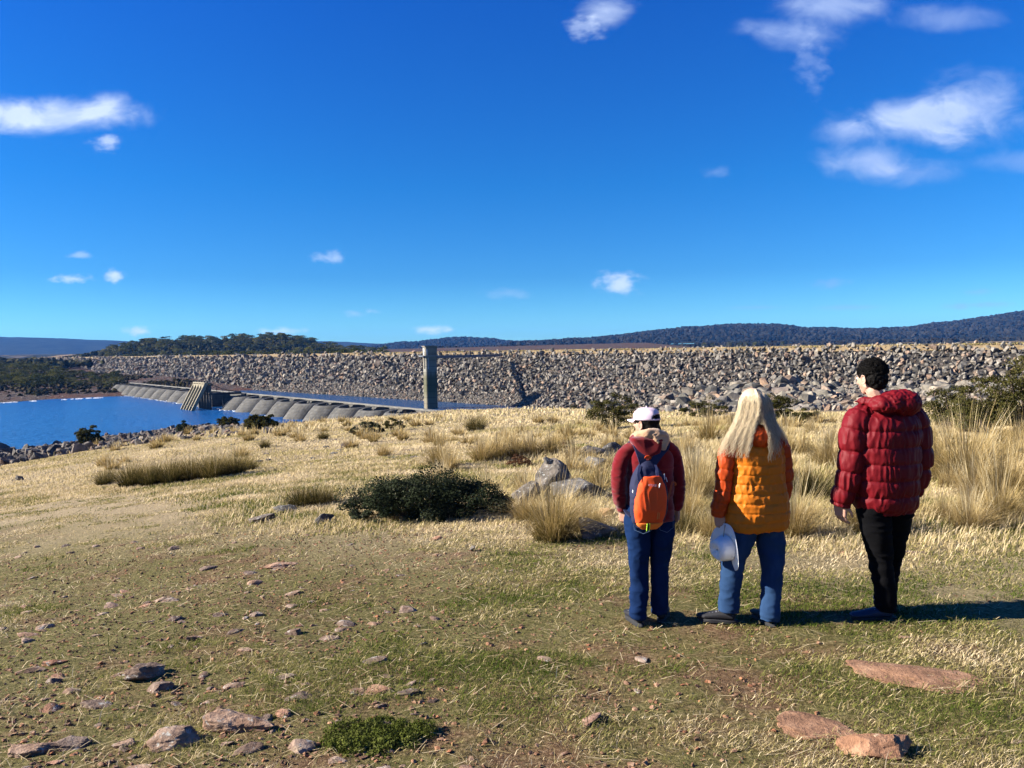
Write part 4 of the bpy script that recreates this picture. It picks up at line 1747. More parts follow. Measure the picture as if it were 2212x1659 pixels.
def tussock(x, y, s, meshes, label, group=None, sz=1.0):
    o = add('tussock', meshes[rr.randrange(len(meshes))], None, loc=(x, y, gz1(x, y) - .02))
    o.rotation_euler = (0, 0, rr.uniform(-.5, .5) if False else rr.uniform(0, 6.28))
    o.scale = (s, s, s * sz)
    tag(o, label, 'tussock', group)
    return o


def tussock_px(px, py, s, meshes, label, group=None, sz=1.0):
    p = hit(px, py)
    return tussock(p.x, p.y, s, meshes, label, group, sz)


# named nearby tussocks: (x, y of foot in the photo, size)
tussock_px(1195, 1168, 1.3, TN_near, 'big straw tussock with tall pale seed stalks in front of the lichened boulders')
tussock_px(1135, 1125, .85, TN_near, 'small rust-tinged tussock between the dark shrub and the stalky tussock')
tussock_px(1270, 1150, .9, TN_near, 'arching tussock on the right flank of the stalky tussock')
tussock_px(1478, 1155, .75, TN_dark, 'dark tussock showing between the two women')
tussock_px(1500, 1080, 1.5, TN_near, 'tall arching straw tussock behind the gap between the two women')
tussock_px(1752, 1080, 1.2, TN_dark, 'dark-based tussock to the right of the orange jacket')
tussock_px(1790, 1010, 1.5, TN_near, 'upright straw tussock beside the left sleeve of the man')
tussock_px(2085, 1045, 2.0, TN_near, 'largest fountain-shaped straw tussock right of the man')
tussock_px(2165, 1085, 1.4, TN_near, 'low wind-combed tussock lying towards the right edge')
tussock_px(2200, 985, 1.5, TN_near, 'tussock cut by the right edge above the wind-combed one')
tussock_px(2045, 965, 1.2, TN_near, 'straw tussock just behind the fountain-shaped one')
tussock_px(950, 1010, 1.5, TN_near, 'tall rust-footed tussock rising behind the dark spreading shrub')
for i, px in enumerate((1040, 1075, 1110, 1150, 1190)):
    tussock_px(px, 1000 - i * 3, 1.35, TN_mid, 'straw tussock in the row behind the rust-footed tussock', 'tussocks in the row behind the dark shrub')
for i, (px, py, s) in enumerate(((228, 1050, .95), (283, 1052, 1.25), (330, 1050, 1.2), (375, 1046, 1.25), (415, 1040, 1.2), (460, 1036, 1.3), (505, 1028, 1.2), (535, 1020, .9))):
    tussock_px(px, py, s * 1.3, TN_dark, 'dark-based tussock in the long clump on the left meadow', 'tussocks of the long clump on the left meadow', 1.15)
for i, (px, py, s) in enumerate(((300, 1040, 1.3), (350, 1036, 1.35), (400, 1030, 1.3), (470, 1024, 1.3), (520, 1018, 1.1))):
    tussock_px(px, py, s, TN_mid, 'pale stalky tussock at the back of the long clump on the left', 'pale tussocks behind the long clump on the left meadow', .7)
for px, py, s in ((650, 1098, 1.0), (680, 1096, 1.0), (708, 1094, .8)):
    tussock_px(px, py, s, TN_dark, 'small dark tussock of the trio left of the dark shrub', 'three small tussocks left of the dark shrub')
tussock_px(1027, 933, 2.6, TN_dark, 'round brown tussock standing alone on the crown of the knoll')
tussock_px(698, 950, 1.3, TN_dark, 'small round brown tussock on the middle slope')
tussock_px(572, 968, 1.1, TN_dark, 'round brown tussock on the slope above the left clump')
tussock_px(1690, 985, 1.3, TN_mid, 'straw tussock partly behind the blonde hair')
tussock_px(1590 - 60, 960, 1.7, TN_mid, 'straw tussock left of the blonde hair')
for (px, py) in ((1163, 915), (1195, 915), (800, 935), (870, 952), (930, 945), (620, 935), (505, 930)):
    tussock_px(px, py, 1.5 if px > 1100 else 1.2, TN_far, 'small tussock on the far part of the knoll', 'small tussocks on the far knoll')
# the tall grass field right of centre
pl = []
tries = 0
while len(pl) < 250 and tries < 20000:
    tries += 1
    y_ = 8.5 + 40 * rr.random() ** 1.25
    u_ = rr.uniform(-.10, .74)
    x_ = u_ * y_
    if y_ > np.interp(u_, E_U, E_D) + 1:
        continue
    if y_ < 12.5 and u_ < .17:
        continue
    if any((x_ - a) ** 2 + (y_ - b_) ** 2 < (.21 * (1 + y_ / 14)) ** 2 for a, b_ in pl):
        continue
    pl.append((x_, y_))
    if strawness(np.array([x_]), np.array([y_]))[0] < .5 or fbm(np.array([x_ / 3.]), np.array([y_ / 3.]), 91, 2)[0] < .36:
        pl.pop()
        continue
    near = y_ < 15
    tussock(x_, y_, rr.choice([rr.uniform(.45, .8), rr.uniform(.7, 1.15)]), TN_near if y_ < 12 else (TN_mid if y_ < 26 else TN_far),
            'straw tussock in the dense tall grass behind the people', 'tussocks of the tall grass field behind the people', rr.uniform(.8, 1.15))
# scattered on the left slope
for k in range(50):
    y_ = rr.uniform(24, 90)
    u_ = rr.uniform(-.55, -.08)
    x_ = u_ * y_
    if gz1(x_, y_) < -13.5:
        continue
    tussock(x_, y_, rr.uniform(.6, 1.1) * (1 + y_ / 90), TN_far if y_ > 30 else TN_mid, 'scattered tussock on the open straw slope left of centre', 'tussocks scattered on the open slope', .8)

# ------------------------------------------------------------------ shrubs
DARKLEAF = MB('dark_shrub_leaves')
DARKLEAF.leafy(DARKLEAF.ramp(DARKLEAF.attr('tint'), [(0, (.012, .018, .010)), (.5, (.035, .045, .024)), (.85, (.075, .085, .05)), (1, (.16, .15, .10))]), .15)
DARKLEAF = DARKLEAF.m
OLIVE = MB('olive_shrub_leaves')
OLIVE.leafy(OLIVE.ramp(OLIVE.math('ADD', OLIVE.math('MULTIPLY', OLIVE.attr('tint'), .8), OLIVE.math('MULTIPLY', OLIVE.rand(), .2)), [(0, (.022, .024, .007)), (.5, (.065, .062, .018)), (1, (.15, .13, .045))]), .2)
OLIVE = OLIVE.m
MOSS = MB('moss')
MOSS.leafy(MOSS.ramp(MOSS.attr('tint'), [(0, (.05, .065, .012)), (.6, (.12, .14, .03)), (1, (.22, .22, .07))]), .2)
MOSS = MOSS.m
TWIG = simple('twig_bark', (.14, .10, .07), .9)


def shrub(name, px, py, W_, D_, H_, nclump, nleaf, leaf, mat, label, seed, low=False, group=None, p=None):
    rnd = np.random.RandomState(seed)
    if p is None:
        p = hit(px, py)
    e = empty(name, p, rr.uniform(-.2, .2))
    cs, rs, parts = [], [], []
    for k in range(nclump):
        a = rnd.uniform(0, 6.28)
        q = rnd.rand() ** .55
        x = math.cos(a) * q * W_ / 2 * .88
        y = math.sin(a) * q * D_ / 2 * .88
        top = H_ * rnd.uniform(.68, 1.18) * (1 - (.55 if low else .35) * q ** 2.2)
        z = top * rnd.uniform(.14, .86)
        cs.append(np.array([x, y, z]))
        r_ = (.16 if low else .15) * (W_ + H_) / 2 * rnd.uniform(.65, 1.15)
        rs.append(min(r_, max(z * .9, .06)))
        if k % 2 == 0:
            parts.append(tube([(x * .12, y * .12, -.05), (x * .5, y * .5, z * .55), (x * .95, y * .95, z), (x * 1.05, y * 1.05, z + .12 * H_)], .012 * H_ + .004, .003, 4))
    lv, lf, lt = leaf_cards(rnd, cs, rs, nleaf, leaf, .85)
    keep_z = lv[:, 2] > -.05
    add('foliage', mesh_np('foliage', lv, lf, False, {'tint': lt}), mat, e)
    tv, tf = merge(parts)
    add('stem', mesh_np('stem', tv, tf, True), TWIG, e)
    tag(e, label, 'shrub', group)
    return e


shrub('spreading_shrub', 925, 1120, 2.85, 1.35, .72, 170, 320, .015, DARKLEAF, 'wide low blackish-green shrub spreading over the ground left of the boulders', 801, True)
shrub('heath_shrub', 1322, 928, 3.0, 2.2, 1.95, 60, 170, .035, OLIVE, 'large olive-brown bush with bare lower twigs above the pink cap', 802)
shrub('heath_shrub', 1530, 905, 3.0, 2.0, 1.7, 50, 150, .04, OLIVE, 'dark bush at the meadow edge left of the blonde hair', 803)
shrub('heath_shrub', 1480, 897, 1.3, 1.0, .9, 22, 110, .04, OLIVE, 'small yellowish bush hugging the dark bush left of the blonde hair', 804)
shrub('heath_shrub', 1672, 908, 2.6, 2.0, 1.9, 50, 150, .04, OLIVE, 'dark bush rising behind the right side of the blonde hair', 805)
shrub('heath_shrub', 1735, 915, 1.8, 1.4, .9, 26, 120, .04, OLIVE, 'low dark bush just left of the head of the man', 806)
shrub('heath_shrub', 2055, 925, 2.4, 1.8, 1.5, 50, 170, .032, OLIVE, 'dark green bush beside the right shoulder of the man', 807)
shrub('heath_shrub', 2130, 940, 1.9, 1.6, 1.8, 50, 170, .03, OLIVE, 'tall dark bush behind the fountain-shaped tussock', 808)
shrub('heath_shrub', 2212, 935, 2.6, 2.0, 2.6, 60, 180, .032, OLIVE, 'tallest dark bush cut by the right edge', 809)
shrub('heath_shrub', 792, 941, 2.2, 1.6, .95, 26, 110, .05, DARKLEAF, 'low blackish bush on the middle of the straw slope', 810)
shrub('heath_shrub', 850, 930, 1.6, 1.2, .9, 22, 90, .05, OLIVE, 'small dark bush right of the blackish one on the slope', 811)
shrub('shore_bush', 196, 960, 3.4, 3.0, 2.3, 70, 110, .11, OLIVE, 'round olive bush on the shore stones at the left', 812)
shrub('shore_bush', 493, 922, 3.6, 3.0, 2.0, 70, 110, .12, OLIVE, 'round bush at the water edge below the sloping rack', 813)
shrub('shore_bush', 567, 930, 3.6, 3.0, 1.9, 70, 110, .12, OLIVE, 'bush behind the stones where the shore meets the arches', 814)
shrub('shore_bush', 400, 937, 2.8, 2.2, 1.5, 50, 90, .09, DARKLEAF, 'thin grey-brown bush on the shore, left of the bush at the water edge', 815)
shrub('heath_shrub', 1240, 885, 1.6, 1.2, 1.2, 20, 80, .06, OLIVE, 'small golden bush near the foot of the rockfill', 816)
shrub('moss_cushion', 815, 1600, .62, .40, .035, 90, 200, .006, MOSS, 'dark green moss cushion in the turf at the bottom of the picture', 817, True)
# russet dead undergrowth round the boulders
RUST = MB('russet_twigs')
RUST.leafy(RUST.ramp(RUST.attr('tint'), [(0, (.06, .03, .018)), (.6, (.17, .085, .045)), (1, (.30, .18, .10))]), .2)
RUST = RUST.m
shrub('russet_shrub', 1120, 1010, .8, .5, .35, 26, 120, .014, RUST, 'russet twiggy shrublet behind the white-topped boulder', 818, True)
shrub('russet_shrub', 1235, 985, .9, .5, .42, 26, 120, .014, RUST, 'russet twiggy shrublet between the boulder groups', 819, True)

# ------------------------------------------------------------------ boulders and stones in the foreground
def stone(name, px, py, w_, d_, h_, mat, label, seed, rz=0.0, sink=.34, group=None, planes=12, cat='rock', tilt=0.0, sub=4, rough=.02):
    if name == 'fieldstone':
        planes, rough, h_, w_, sink = 18, .05, h_ * .9, w_ * 1.1, max(sink, .40)
    p = hit(px, py)
    me = mesh_np(name, *facet_rock(seed, sub, planes, (w_, d_, h_), rough))
    o = add(name, me, mat, loc=(p.x, p.y + d_ * .3, p.z + h_ * (.5 - sink)))
    o.rotation_euler = (tilt, tilt * .5, rz)
    tag(o, label, cat, group)
    return o


stone('boulder', 1188, 1078, .72, .55, .80, LICHROCK, 'tall boulder with a white lichened left face under a small dark cap stone', 901, .2, .22)
stone('boulder', 1250, 1085, 1.1, .7, .62, LICHROCK, 'dark broad boulder leaning against the tall white-faced one', 902, -.3, .25)
stone('boulder', 1140, 1092, .55, .45, .50, LICHROCK, 'dark rounded boulder with a pale rim left of the white-faced one', 903, .5, .25)
p = hit(1188, 1078)
o = add('cap_stone', mesh_np('cap_stone', *facet_rock(904, 3, 9, (.17, .15, .17))), DARKROCK if False else LICHROCK, loc=(p.x - .02, p.y + .16, p.z + .62))
tag(o, 'small dark stone perched on top of the white-faced boulder', 'rock')
stone('boulder', 1275, 995, .7, .5, .62, LICHROCK, 'dark boulder topmost in the group behind the left woman', 905, .1, .2)
stone('boulder', 1292, 1015, .65, .5, .5, LICHROCK, 'grey block in front of the dark boulder near the left woman', 906, .8, .25)
stone('boulder', 1332, 990, .7, .5, .5, LICHROCK, 'black and white lichened boulder touching the shoulder of the left woman', 907, .3, .2)
stone('stone', 1318, 1003, .2, .2, .17, LICHROCK, 'small grey stone between the block and the black and white boulder', 908)
stone('stone', 1305, 1032, .22, .18, .25, TANROCK, 'upright tan block among the stones left of the left woman', 909, .3, .15)
stone('stone', 1298, 1052, .24, .18, .12, TANROCK, 'flat yellow-tan stone below the upright tan block', 910)
stone('stone', 1325, 1045, .16, .14, .12, TANROCK, 'small round tan stone right of the flat yellow one', 911)
stone('boulder', 1290, 1165, .62, .42, .34, LICHROCK, 'dark mossy mound stone beside the left hand of the left woman', 912, .1, .3)
stone('stone', 1312, 1122, .34, .22, .16, TANROCK, 'broken pale stone on top of the dark mossy mound', 913, 0, .1)
stone('stone', 565, 1128, .5, .3, .20, LICHROCK, 'dark ledge of weathered rock left of the spreading shrub', 914, .3, .35)
stone('stone', 612, 1110, .42, .3, .20, LICHROCK, 'dark weathered rock under the three small tussocks', 915, -.2, .35)
stone('stone', 700, 1132, .3, .25, .26, LICHROCK, 'dark pointed rock at the left foot of the spreading shrub', 916, .5, .3)
stone('stone', 40, 1040, .35, .3, .28, LICHROCK, 'lone dark block on the straw near the left edge', 917, .3, .15)
stone('stone', 755, 965, .8, .5, .35, LICHROCK, 'grey stone on the slope under the brown tussock', 918)
stone('stone', 1020, 1192, .09, .08, .08, LICHROCK, 'small dark angular stone on the turf below the spreading shrub', 919, 0, .15)
FS = 'half-buried stones of the foreground turf'
stone('fieldstone', 308, 1470, .28, .20, .19, REDROCK, 'hump-backed reddish rock with a shaded right end, left foreground', 930, .25, .35)
stone('fieldstone', 365, 1622, .28, .20, .11, REDROCK, 'lower left lobe of the long weathered outcrop at the bottom', 931, .3, .35)
stone('fieldstone', 478, 1590, .44, .28, .16, REDROCK, 'broad upper lobe of the long weathered outcrop at the bottom', 932, -.1, .38)
stone('fieldstone', 505, 1487, .12, .09, .05, REDROCK, 'flat pale stone right of the hump-backed rock', 933, 0, .35)
stone('fieldstone', 375, 1345, .17, .09, .06, REDROCK, 'elongated flat reddish stone crossed by a straw', 934, .5, .35)
stone('fieldstone', 552, 1335, .11, .08, .07, REDROCK, 'light grey stone in the middle of the stony turf', 935, 0, .3)
stone('fieldstone', 635, 1375, .15, .10, .08, REDROCK, 'blue-grey flat stone right of the light grey one', 936, 0, .35)
stone('fieldstone', 112, 1440, .16, .09, .05, REDROCK, 'pale reddish flat stone near the left edge', 937, .4, .35)
stone('fieldstone', 110, 1478, .10, .07, .06, REDROCK, 'small pinkish block below the pale flat stone', 938, .2, .3)
stone('fieldstone', 60, 1455, .18, .10, .05, REDROCK, 'long flat stone at the left edge beside the pale one', 939, .5, .4)
stone('fieldstone', 600, 1228, .34, .2, .10, REDROCK, 'pale mounded stone above the stony turf', 940, 0, .42)
stone('fieldstone', 1560 // 1, 1610, .01, .01, .01, REDROCK, 'tiny chip', 941) if False else None
stone('fieldstone', 2035, 1490, .92, .46, .075, RUSTSLAB, 'long flat slab with cream spots at the lower right', 942, -.55, .42, planes=16)
stone('fieldstone', 1775, 1596, .42, .30, .06, RUSTSLAB, 'flat rusty slab in the turf, left of the grey stump-like rock', 943, -.1, .4)
stone('fieldstone', 1900, 1652, .32, .26, .17, RUSTSLAB, 'grey-brown stump-like rock with a black shadowed side at the bottom right', 944, -.1, .25)
stone('fieldstone', 815, 1503, .22, .17, .05, RUSTSLAB, 'flat brown slab above the moss cushion', 945, 0, .4)
stone('fieldstone', 725, 1650, .08, .06, .04, REDROCK, 'small pale grey stone at the bottom beside the moss cushion', 946)
stone('fieldstone', 60, 1640, .34, .16, .09, REDROCK, 'long layered slab in the bottom left corner', 947, .4, .35)
stone('fieldstone', 130, 1625, .2, .14, .08, REDROCK, 'pale cracked slab right of the layered one, bottom left', 948, .2, .35)
stone('fieldstone', 265, 1618, .14, .10, .05, REDROCK, 'flat orange-brown stone left of the weathered outcrop', 949, .3, .35)
stone('fieldstone', 2180, 1130, .45, .2, .07, REDROCK, 'flat reddish slab among the straws near the right edge', 950, -.2, .4)
stone('fieldstone', 1985, 1198, .3, .15, .05, REDROCK, 'flat brown stone on the turf right of the man', 951, 0, .4)
# repeats
fsm = [mesh_np('fieldstone', *facet_rock(960 + i, 3, 9, (1, .62, .30), .03)) for i in range(10)]
for m in fsm:
    m.materials.append(REDROCK)
pl = []
k = 0
rr = random.Random(77)
while len(pl) < 268 and k < 20000:
    k += 1
    y_ = 2.6 + 9.5 * rr.random() ** 1.3
    u_ = rr.uniform(-.70, .70)
    x_ = u_ * y_
    if u_ > -.1 and rr.random() < .86:
        continue
    if y_ > 7.5 and rr.random() < .5:
        continue
    if any((x_ - a) ** 2 + (y_ - b_) ** 2 < .012 for a, b_ in pl):
        continue
    pl.append((x_, y_))
    s_ = .05 + .17 * rr.random() ** 2.2
    o = add('fieldstone', fsm[rr.randrange(10)], None, loc=(x_, y_, gz1(x_, y_) - s_ * .02))
    o.rotation_euler = (rr.uniform(-.3, .3), rr.uniform(-.3, .3), rr.gauss(.35, .5))
    o.scale = (s_, s_, s_ * rr.uniform(.6, 1.3))
    tag(o, 'small reddish stone among many half sunk in the foreground turf', 'rock', FS)
# grey stones lying in the straw
for k in range(26):
    px, py = rr.uniform(500, 1000), rr.uniform(945, 1010)
    p = hit(px, py)
    s_ = rr.uniform(.2, .5)
    o = add('meadow_stone', fsm[rr.randrange(10)].copy(), LICHROCK, loc=(p.x, p.y, p.z + .02))
    o.scale = (s_, s_, s_)
    o.rotation_euler = (0, 0, rr.uniform(0, 6.28))
    tag(o, 'low grey stone half hidden in the straw of the middle slope', 'rock', 'grey stones in the straw of the middle slope')
# chips and pebbles, uncountable
n = 36000
rnd = np.random.RandomState(9)
X, Y = wedge(n, 2.3, 11, 1.1)
so = soilness(X, Y)
keep = rnd.rand(n) < (.12 + .88 * so) * np.clip(.75 - X * .3, .12, 1)
X, Y = X[keep], Y[keep]
V, Fc, T = scatter_rocks(np.column_stack([X, Y, gz(X, Y) + .004]), .009 + .042 * rnd.rand(len(X)) ** 3.5, 55, (1, 1, .6))
CHIP = rock_mat('stone_chips', [(0.28, (.12, .06, .035)), (0.5, (.27, .15, .09)), (0.72, (.42, .29, .2))], 0, scale=20, bumpd=.004, objspace=False, tint='tint')
tag(add('stone_chips', mesh_np('stone_chips', V, Fc, False, {'tint': T}), CHIP), 'reddish gravel chips scattered through the thin turf', 'gravel', kind='stuff')
# ------------------------------------------------------------------ people: modelling tools
def sph_pts(c, r, n=40):
    c = Vector(c)
    out = []
    for i in range(n):
        z = 1 - 2 * (i + .5) / n
        a = i * 2.39996
        q = math.sqrt(1 - z * z)
        if isinstance(r, (tuple, list)):
            out.append(c + Vector((math.cos(a) * q * r[0], math.sin(a) * q * r[1], z * r[2])))
        else:
            out.append(c + Vector((math.cos(a) * q, math.sin(a) * q, z)) * r)
    return out


class Solid:
    """overlapping closed shapes, later fused into one continuous surface"""

    def __init__(s):
        s.V, s.F, s.n = [], [], 0

    def add(s, V, Fc):
        for v in V:
            s.V.append(tuple(v))
        for f in Fc:
            s.F.append([i + s.n for i in f])
        s.n += len(V)

    def hull(s, pts):
        bm = bmesh.new()
        for p in pts:
            bm.verts.new(p)
        r = bmesh.ops.convex_hull(bm, input=bm.verts)
        bmesh.ops.delete(bm, geom=[g for g in r['geom_interior'] if isinstance(g, bmesh.types.BMVert)], context='VERTS')
        bm.verts.index_update()
        s.add([v.co[:] for v in bm.verts], [[v.index for v in f.verts] for f in bm.faces])
        bm.free()

    def cap(s, p0, r0, p1, r1, n=40):
        s.hull(sph_pts(p0, r0, n) + sph_pts(p1, r1, n))

    def chain(s, pts, rs, n=40):
        for i in range(len(pts) - 1):
            s.cap(pts[i], rs[i], pts[i + 1], rs[i + 1], n)

    def ell(s, c, r, n=160, rot=None):
        pts = sph_pts((0, 0, 0), r, n)
        if rot is not None:
            pts = [rot @ p for p in pts]
        s.hull([p + Vector(c) for p in pts])

    def rings(s, rings):
        """rings: list of point lists of equal length, closed with end caps"""
        k = len(rings[0])
        V = [p for r in rings for p in r]
        Fc = []
        for i in range(len(rings) - 1):
            for j in range(k):
                Fc.append([i * k + j, i * k + (j + 1) % k, (i + 1) * k + (j + 1) % k, (i + 1) * k + j])
        Fc.append(list(range(k))[::-1])
        Fc.append([(len(rings) - 1) * k + j for j in range(k)])
        s.add(V, Fc)

    def fuse(s, name, voxel, smooth=3, fac=.5):
        me = bpy.data.meshes.new(name)
        me.from_pydata(s.V, [], s.F)
        bm = bmesh.new()
        bm.from_mesh(me)
        bmesh.ops.recalc_face_normals(bm, faces=bm.faces)
        bm.to_mesh(me)
        bm.free()
        o = bpy.data.objects.new(name, me)
        COL.objects.link(o)
        m = o.modifiers.new('r', 'REMESH')
        m.mode = 'VOXEL'
        m.voxel_size = voxel
        if smooth:
            q = o.modifiers.new('s', 'SMOOTH')
            q.iterations = smooth
            q.factor = fac
        dg = bpy.context.evaluated_depsgraph_get()
        dg.update()
        ev = o.evaluated_get(dg)
        out = bpy.data.meshes.new_from_object(ev, preserve_all_data_layers=False, depsgraph=dg)
        bpy.data.objects.remove(o)
        bpy.data.meshes.remove(me)
        out.name = name
        out.polygons.foreach_set('use_smooth', [True] * len(out.polygons))
        return out


def get_np(me):
    n = len(me.vertices)
    V = np.empty(n * 3, np.float32)
    me.vertices.foreach_get('co', V)
    N_ = np.empty(n * 3, np.float32)
    me.vertices.foreach_get('normal', N_)
    return V.reshape(-1, 3).astype(float), N_.reshape(-1, 3).astype(float)


def set_np(me, V):
    me.vertices.foreach_set('co', V.astype(np.float32).ravel())
    me.update()


def vn3(x, y, z, seed=0):
    """cheap 3-D value noise from two slices"""
    zi = np.floor(z)
    f = z - zi
    f = f * f * (3 - 2 * f)
    a = vnoise(x + 17.3 * zi, y + 5.1 * zi, seed)
    b_ = vnoise(x + 17.3 * (zi + 1), y + 5.1 * (zi + 1), seed)
    return a * (1 - f) + b_ * f


def wrinkle(me, items):
    """items: (amp, sx, sy, sz, seed, power)"""
    V, N_ = get_np(me)
    d = np.zeros(len(V))
    for (amp, sx, sy, sz, seed, pw) in items:
        q = vn3(V[:, 0] * sx, V[:, 1] * sy, V[:, 2] * sz, seed) - .5
        if pw == 'ridge':
            q = .5 - np.abs(q) * 2
        d += amp * 2 * q
    set_np(me, V + N_ * d[:, None])


def crs(P, t):
    """Catmull-Rom through rows of P at t in [0, len-1]"""
    P = np.asarray(P, float)
    n = len(P)
    i = int(min(max(math.floor(t), 0), n - 2))
    f = t - i
    p0, p1, p2, p3 = P[max(i - 1, 0)], P[i], P[i + 1], P[min(i + 2, n - 1)]
    return .5 * ((2 * p1) + (-p0 + p2) * f + (2 * p0 - 5 * p1 + 4 * p2 - p3) * f * f + (-p0 + 3 * p1 - 3 * p2 + p3) * f ** 3)


def torso_rings(levels, puff=0.0, pe=5, bh=.1, z0=0.0, seg=90, ex=2.4, step=.006, shoulder=None):
    """levels: rows (z, x_left, x_right, y_back, y_front), from hem upwards"""
    L_ = np.array(levels, float)
    zs = np.arange(L_[0, 0], L_[-1, 0] + 1e-6, step)
    rings = []
    for z in zs:
        t = float(np.interp(z, L_[:, 0], np.arange(len(L_))))
        r = crs(L_, t)
        cx, rx = (r[1] + r[2]) / 2, (r[2] - r[1]) / 2
        cy, ry = (r[3] + r[4]) / 2, (r[4] - r[3]) / 2
        f = ((z - z0) / bh) % 1.0
        pf = puff * ((1 - abs(2 * f - 1) ** pe) - .85)
        ring = []
        for k in range(seg):
            a = 2 * math.pi * k / seg
            c_, s_ = math.cos(a), math.sin(a)
            q = (abs(c_) ** ex + abs(s_) ** ex) ** (-1 / ex)
            ring.append((cx + (rx * q + pf) * c_, cy + (ry * q + pf) * s_, z))
        rings.append(ring)
    return rings


def limb_rings(path, rads, puff=0.0, nb=0, seg=40, n=80, flat=1.0, folds=0.0, fold_from=.6, fold_n=7):
    P = np.array(path, float)
    R_ = np.array(rads, float)
    rings = []
    m = len(P) - 1
    for i in range(n + 1):
        t = i / n * m
        p = crs(P, t)
        p2 = crs(P, min(t + .02, m))
        p1_ = crs(P, max(t - .02, 0))
        tg = Vector(p2 - p1_).normalized()
        sx = Vector((1, 0, 0))
        sx = (sx - tg * sx.dot(tg)).normalized()
        sy = tg.cross(sx).normalized()
        r = float(np.interp(t, np.arange(len(R_)), R_))
        if nb:
            f = (i / n * nb) % 1.0
            r += puff * ((1 - abs(2 * f - 1) ** 5) - .8)
        if folds:
            g = i / n
            if g > fold_from:
                r += folds * .3 * math.sin((g - fold_from) / (1 - fold_from) * fold_n * 2 * math.pi) * min(1, (g - fold_from) * 6)
        ring = []
        for k in range(seg):
            a = 2 * math.pi * k / seg
            q = Vector(p) + sx * math.cos(a) * r + sy * math.sin(a) * r * flat
            ring.append(tuple(q))
        rings.append(ring)
    return rings


def hand(S, w, d, nrm, side, curl=.35, size=1.0, spread=.05, thumb_curl=.2):
    """hand at wrist w pointing along d, palm facing nrm, thumb on side"""
    w, d, nrm, side = Vector(w), Vector(d).normalized(), Vector(nrm).normalized(), Vector(side).normalized()
    k = size
    palm = []
    for (a, b_, r) in ((0.0, -.022, .017), (0.0, .022, .017), (.045, .034, .015), (.045, -.032, .014), (.085, .030, .0125), (.085, -.031, .0115)):
        palm += sph_pts(w + d * a * k + side * b_ * k, (r * k))
    S.hull(palm)
    for i, (off, ln, r) in enumerate(((.029, .072, .0088), (.0095, .082, .0090), (-.0105, .075, .0086), (-.0300, .058, .0076))):
        p = w + d * .084 * k + side * off * k
        dd = (d + side * (off * 6 * spread)).normalized()
        pts, rs = [p], [r * k]
        ang = 0
        for j, fr in enumerate((.45, .3, .25)):
            ang += curl * (1.0 + .25 * i * .5) * (1.0 if j else .7)
            v = dd * math.cos(ang) + nrm * math.sin(ang)
            p = p + v * ln * fr * k
            pts.append(p)
            rs.append(r * k * (.93 - .07 * j))
        S.chain(pts, rs, 26)
    p = w + d * .022 * k + side * .028 * k + nrm * .006 * k
    v = (d * .62 + side * .62 + nrm * .35).normalized()
    v2 = (d * .9 + side * (.25 - thumb_curl) + nrm * (.3 + thumb_curl)).normalized()
    v3 = (d * .95 + side * (.0 - thumb_curl) + nrm * (.3 + thumb_curl)).normalized()
    S.chain([p, p + v * .036 * k, p + v * .036 * k + v2 * .030 * k, p + v * .036 * k + v2 * .030 * k + v3 * .024 * k], [.0145 * k, .0108 * k, .0098 * k, .0080 * k], 26)
    S.cap(w - d * .05, .026 * k, w, .022 * k)


def head(S, c, yaw, size=1.0, pitch=0.0):
    """cranium, face, nose, lips, ears and neck stub; face towards +y turned by yaw"""
    M_ = Matrix.Translation(Vector(c)) @ Matrix.Rotation(yaw, 4, 'Z') @ Matrix.Rotation(pitch, 4, 'X') @ Matrix.Scale(size, 4)

    def P(x, y, z):
        return M_ @ Vector((x, y, z))
    S.hull([M_ @ p for p in sph_pts((0, -.012, .030), (.074, .094, .082), 140)])
    S.hull([M_ @ p for p in sph_pts((0, .022, -.012), (.064, .072, .080), 120)])
    S.hull([M_ @ p for p in (sph_pts((0, .058, -.082), .026, 30) + sph_pts((-.045, .0, -.055), .020, 20) + sph_pts((.045, .0, -.055), .020, 20) + sph_pts((0, .04, -.03), .05, 30))])
    S.hull([M_ @ p for p in (sph_pts((0, .086, .012), .010, 20) + sph_pts((0, .112, -.024), .010, 20) + sph_pts((.013, .094, -.028), .008, 14) + sph_pts((-.013, .094, -.028), .008, 14))])
    for z_, r_ in ((-.047, .0085), (-.058, .0095)):
        S.hull([M_ @ p for p in (sph_pts((-.018, .079, z_), r_ * .7, 14) + sph_pts((0, .086, z_), r_, 16) + sph_pts((.018, .079, z_), r_ * .7, 14))])
    S.hull([M_ @ p for p in (sph_pts((-.035, .072, .026), .010, 14) + sph_pts((.035, .072, .026), .010, 14))])
    for sx in (-1, 1):
        S.hull([M_ @ p for p in sph_pts((sx * .033, .070, -.018), (.018, .014, .014), 30)])
        # ear: outer rim and lobe
        pts = []
        for k in range(12):
            a = 2 * math.pi * k / 12
            pts.append(P(sx * (.080 + .010 * (1 - math.cos(a)) * .5 * 0 + .006), -.012 + math.cos(a) * .017, -.012 + math.sin(a) * .031))
        for k in range(12):
            S.cap(pts[k], .0048 * size, pts[(k + 1) % 12], .0048 * size, 12)
        S.hull([M_ @ p for p in sph_pts((sx * .077, -.010, -.012), (.008, .014, .026), 30)])
    return M_


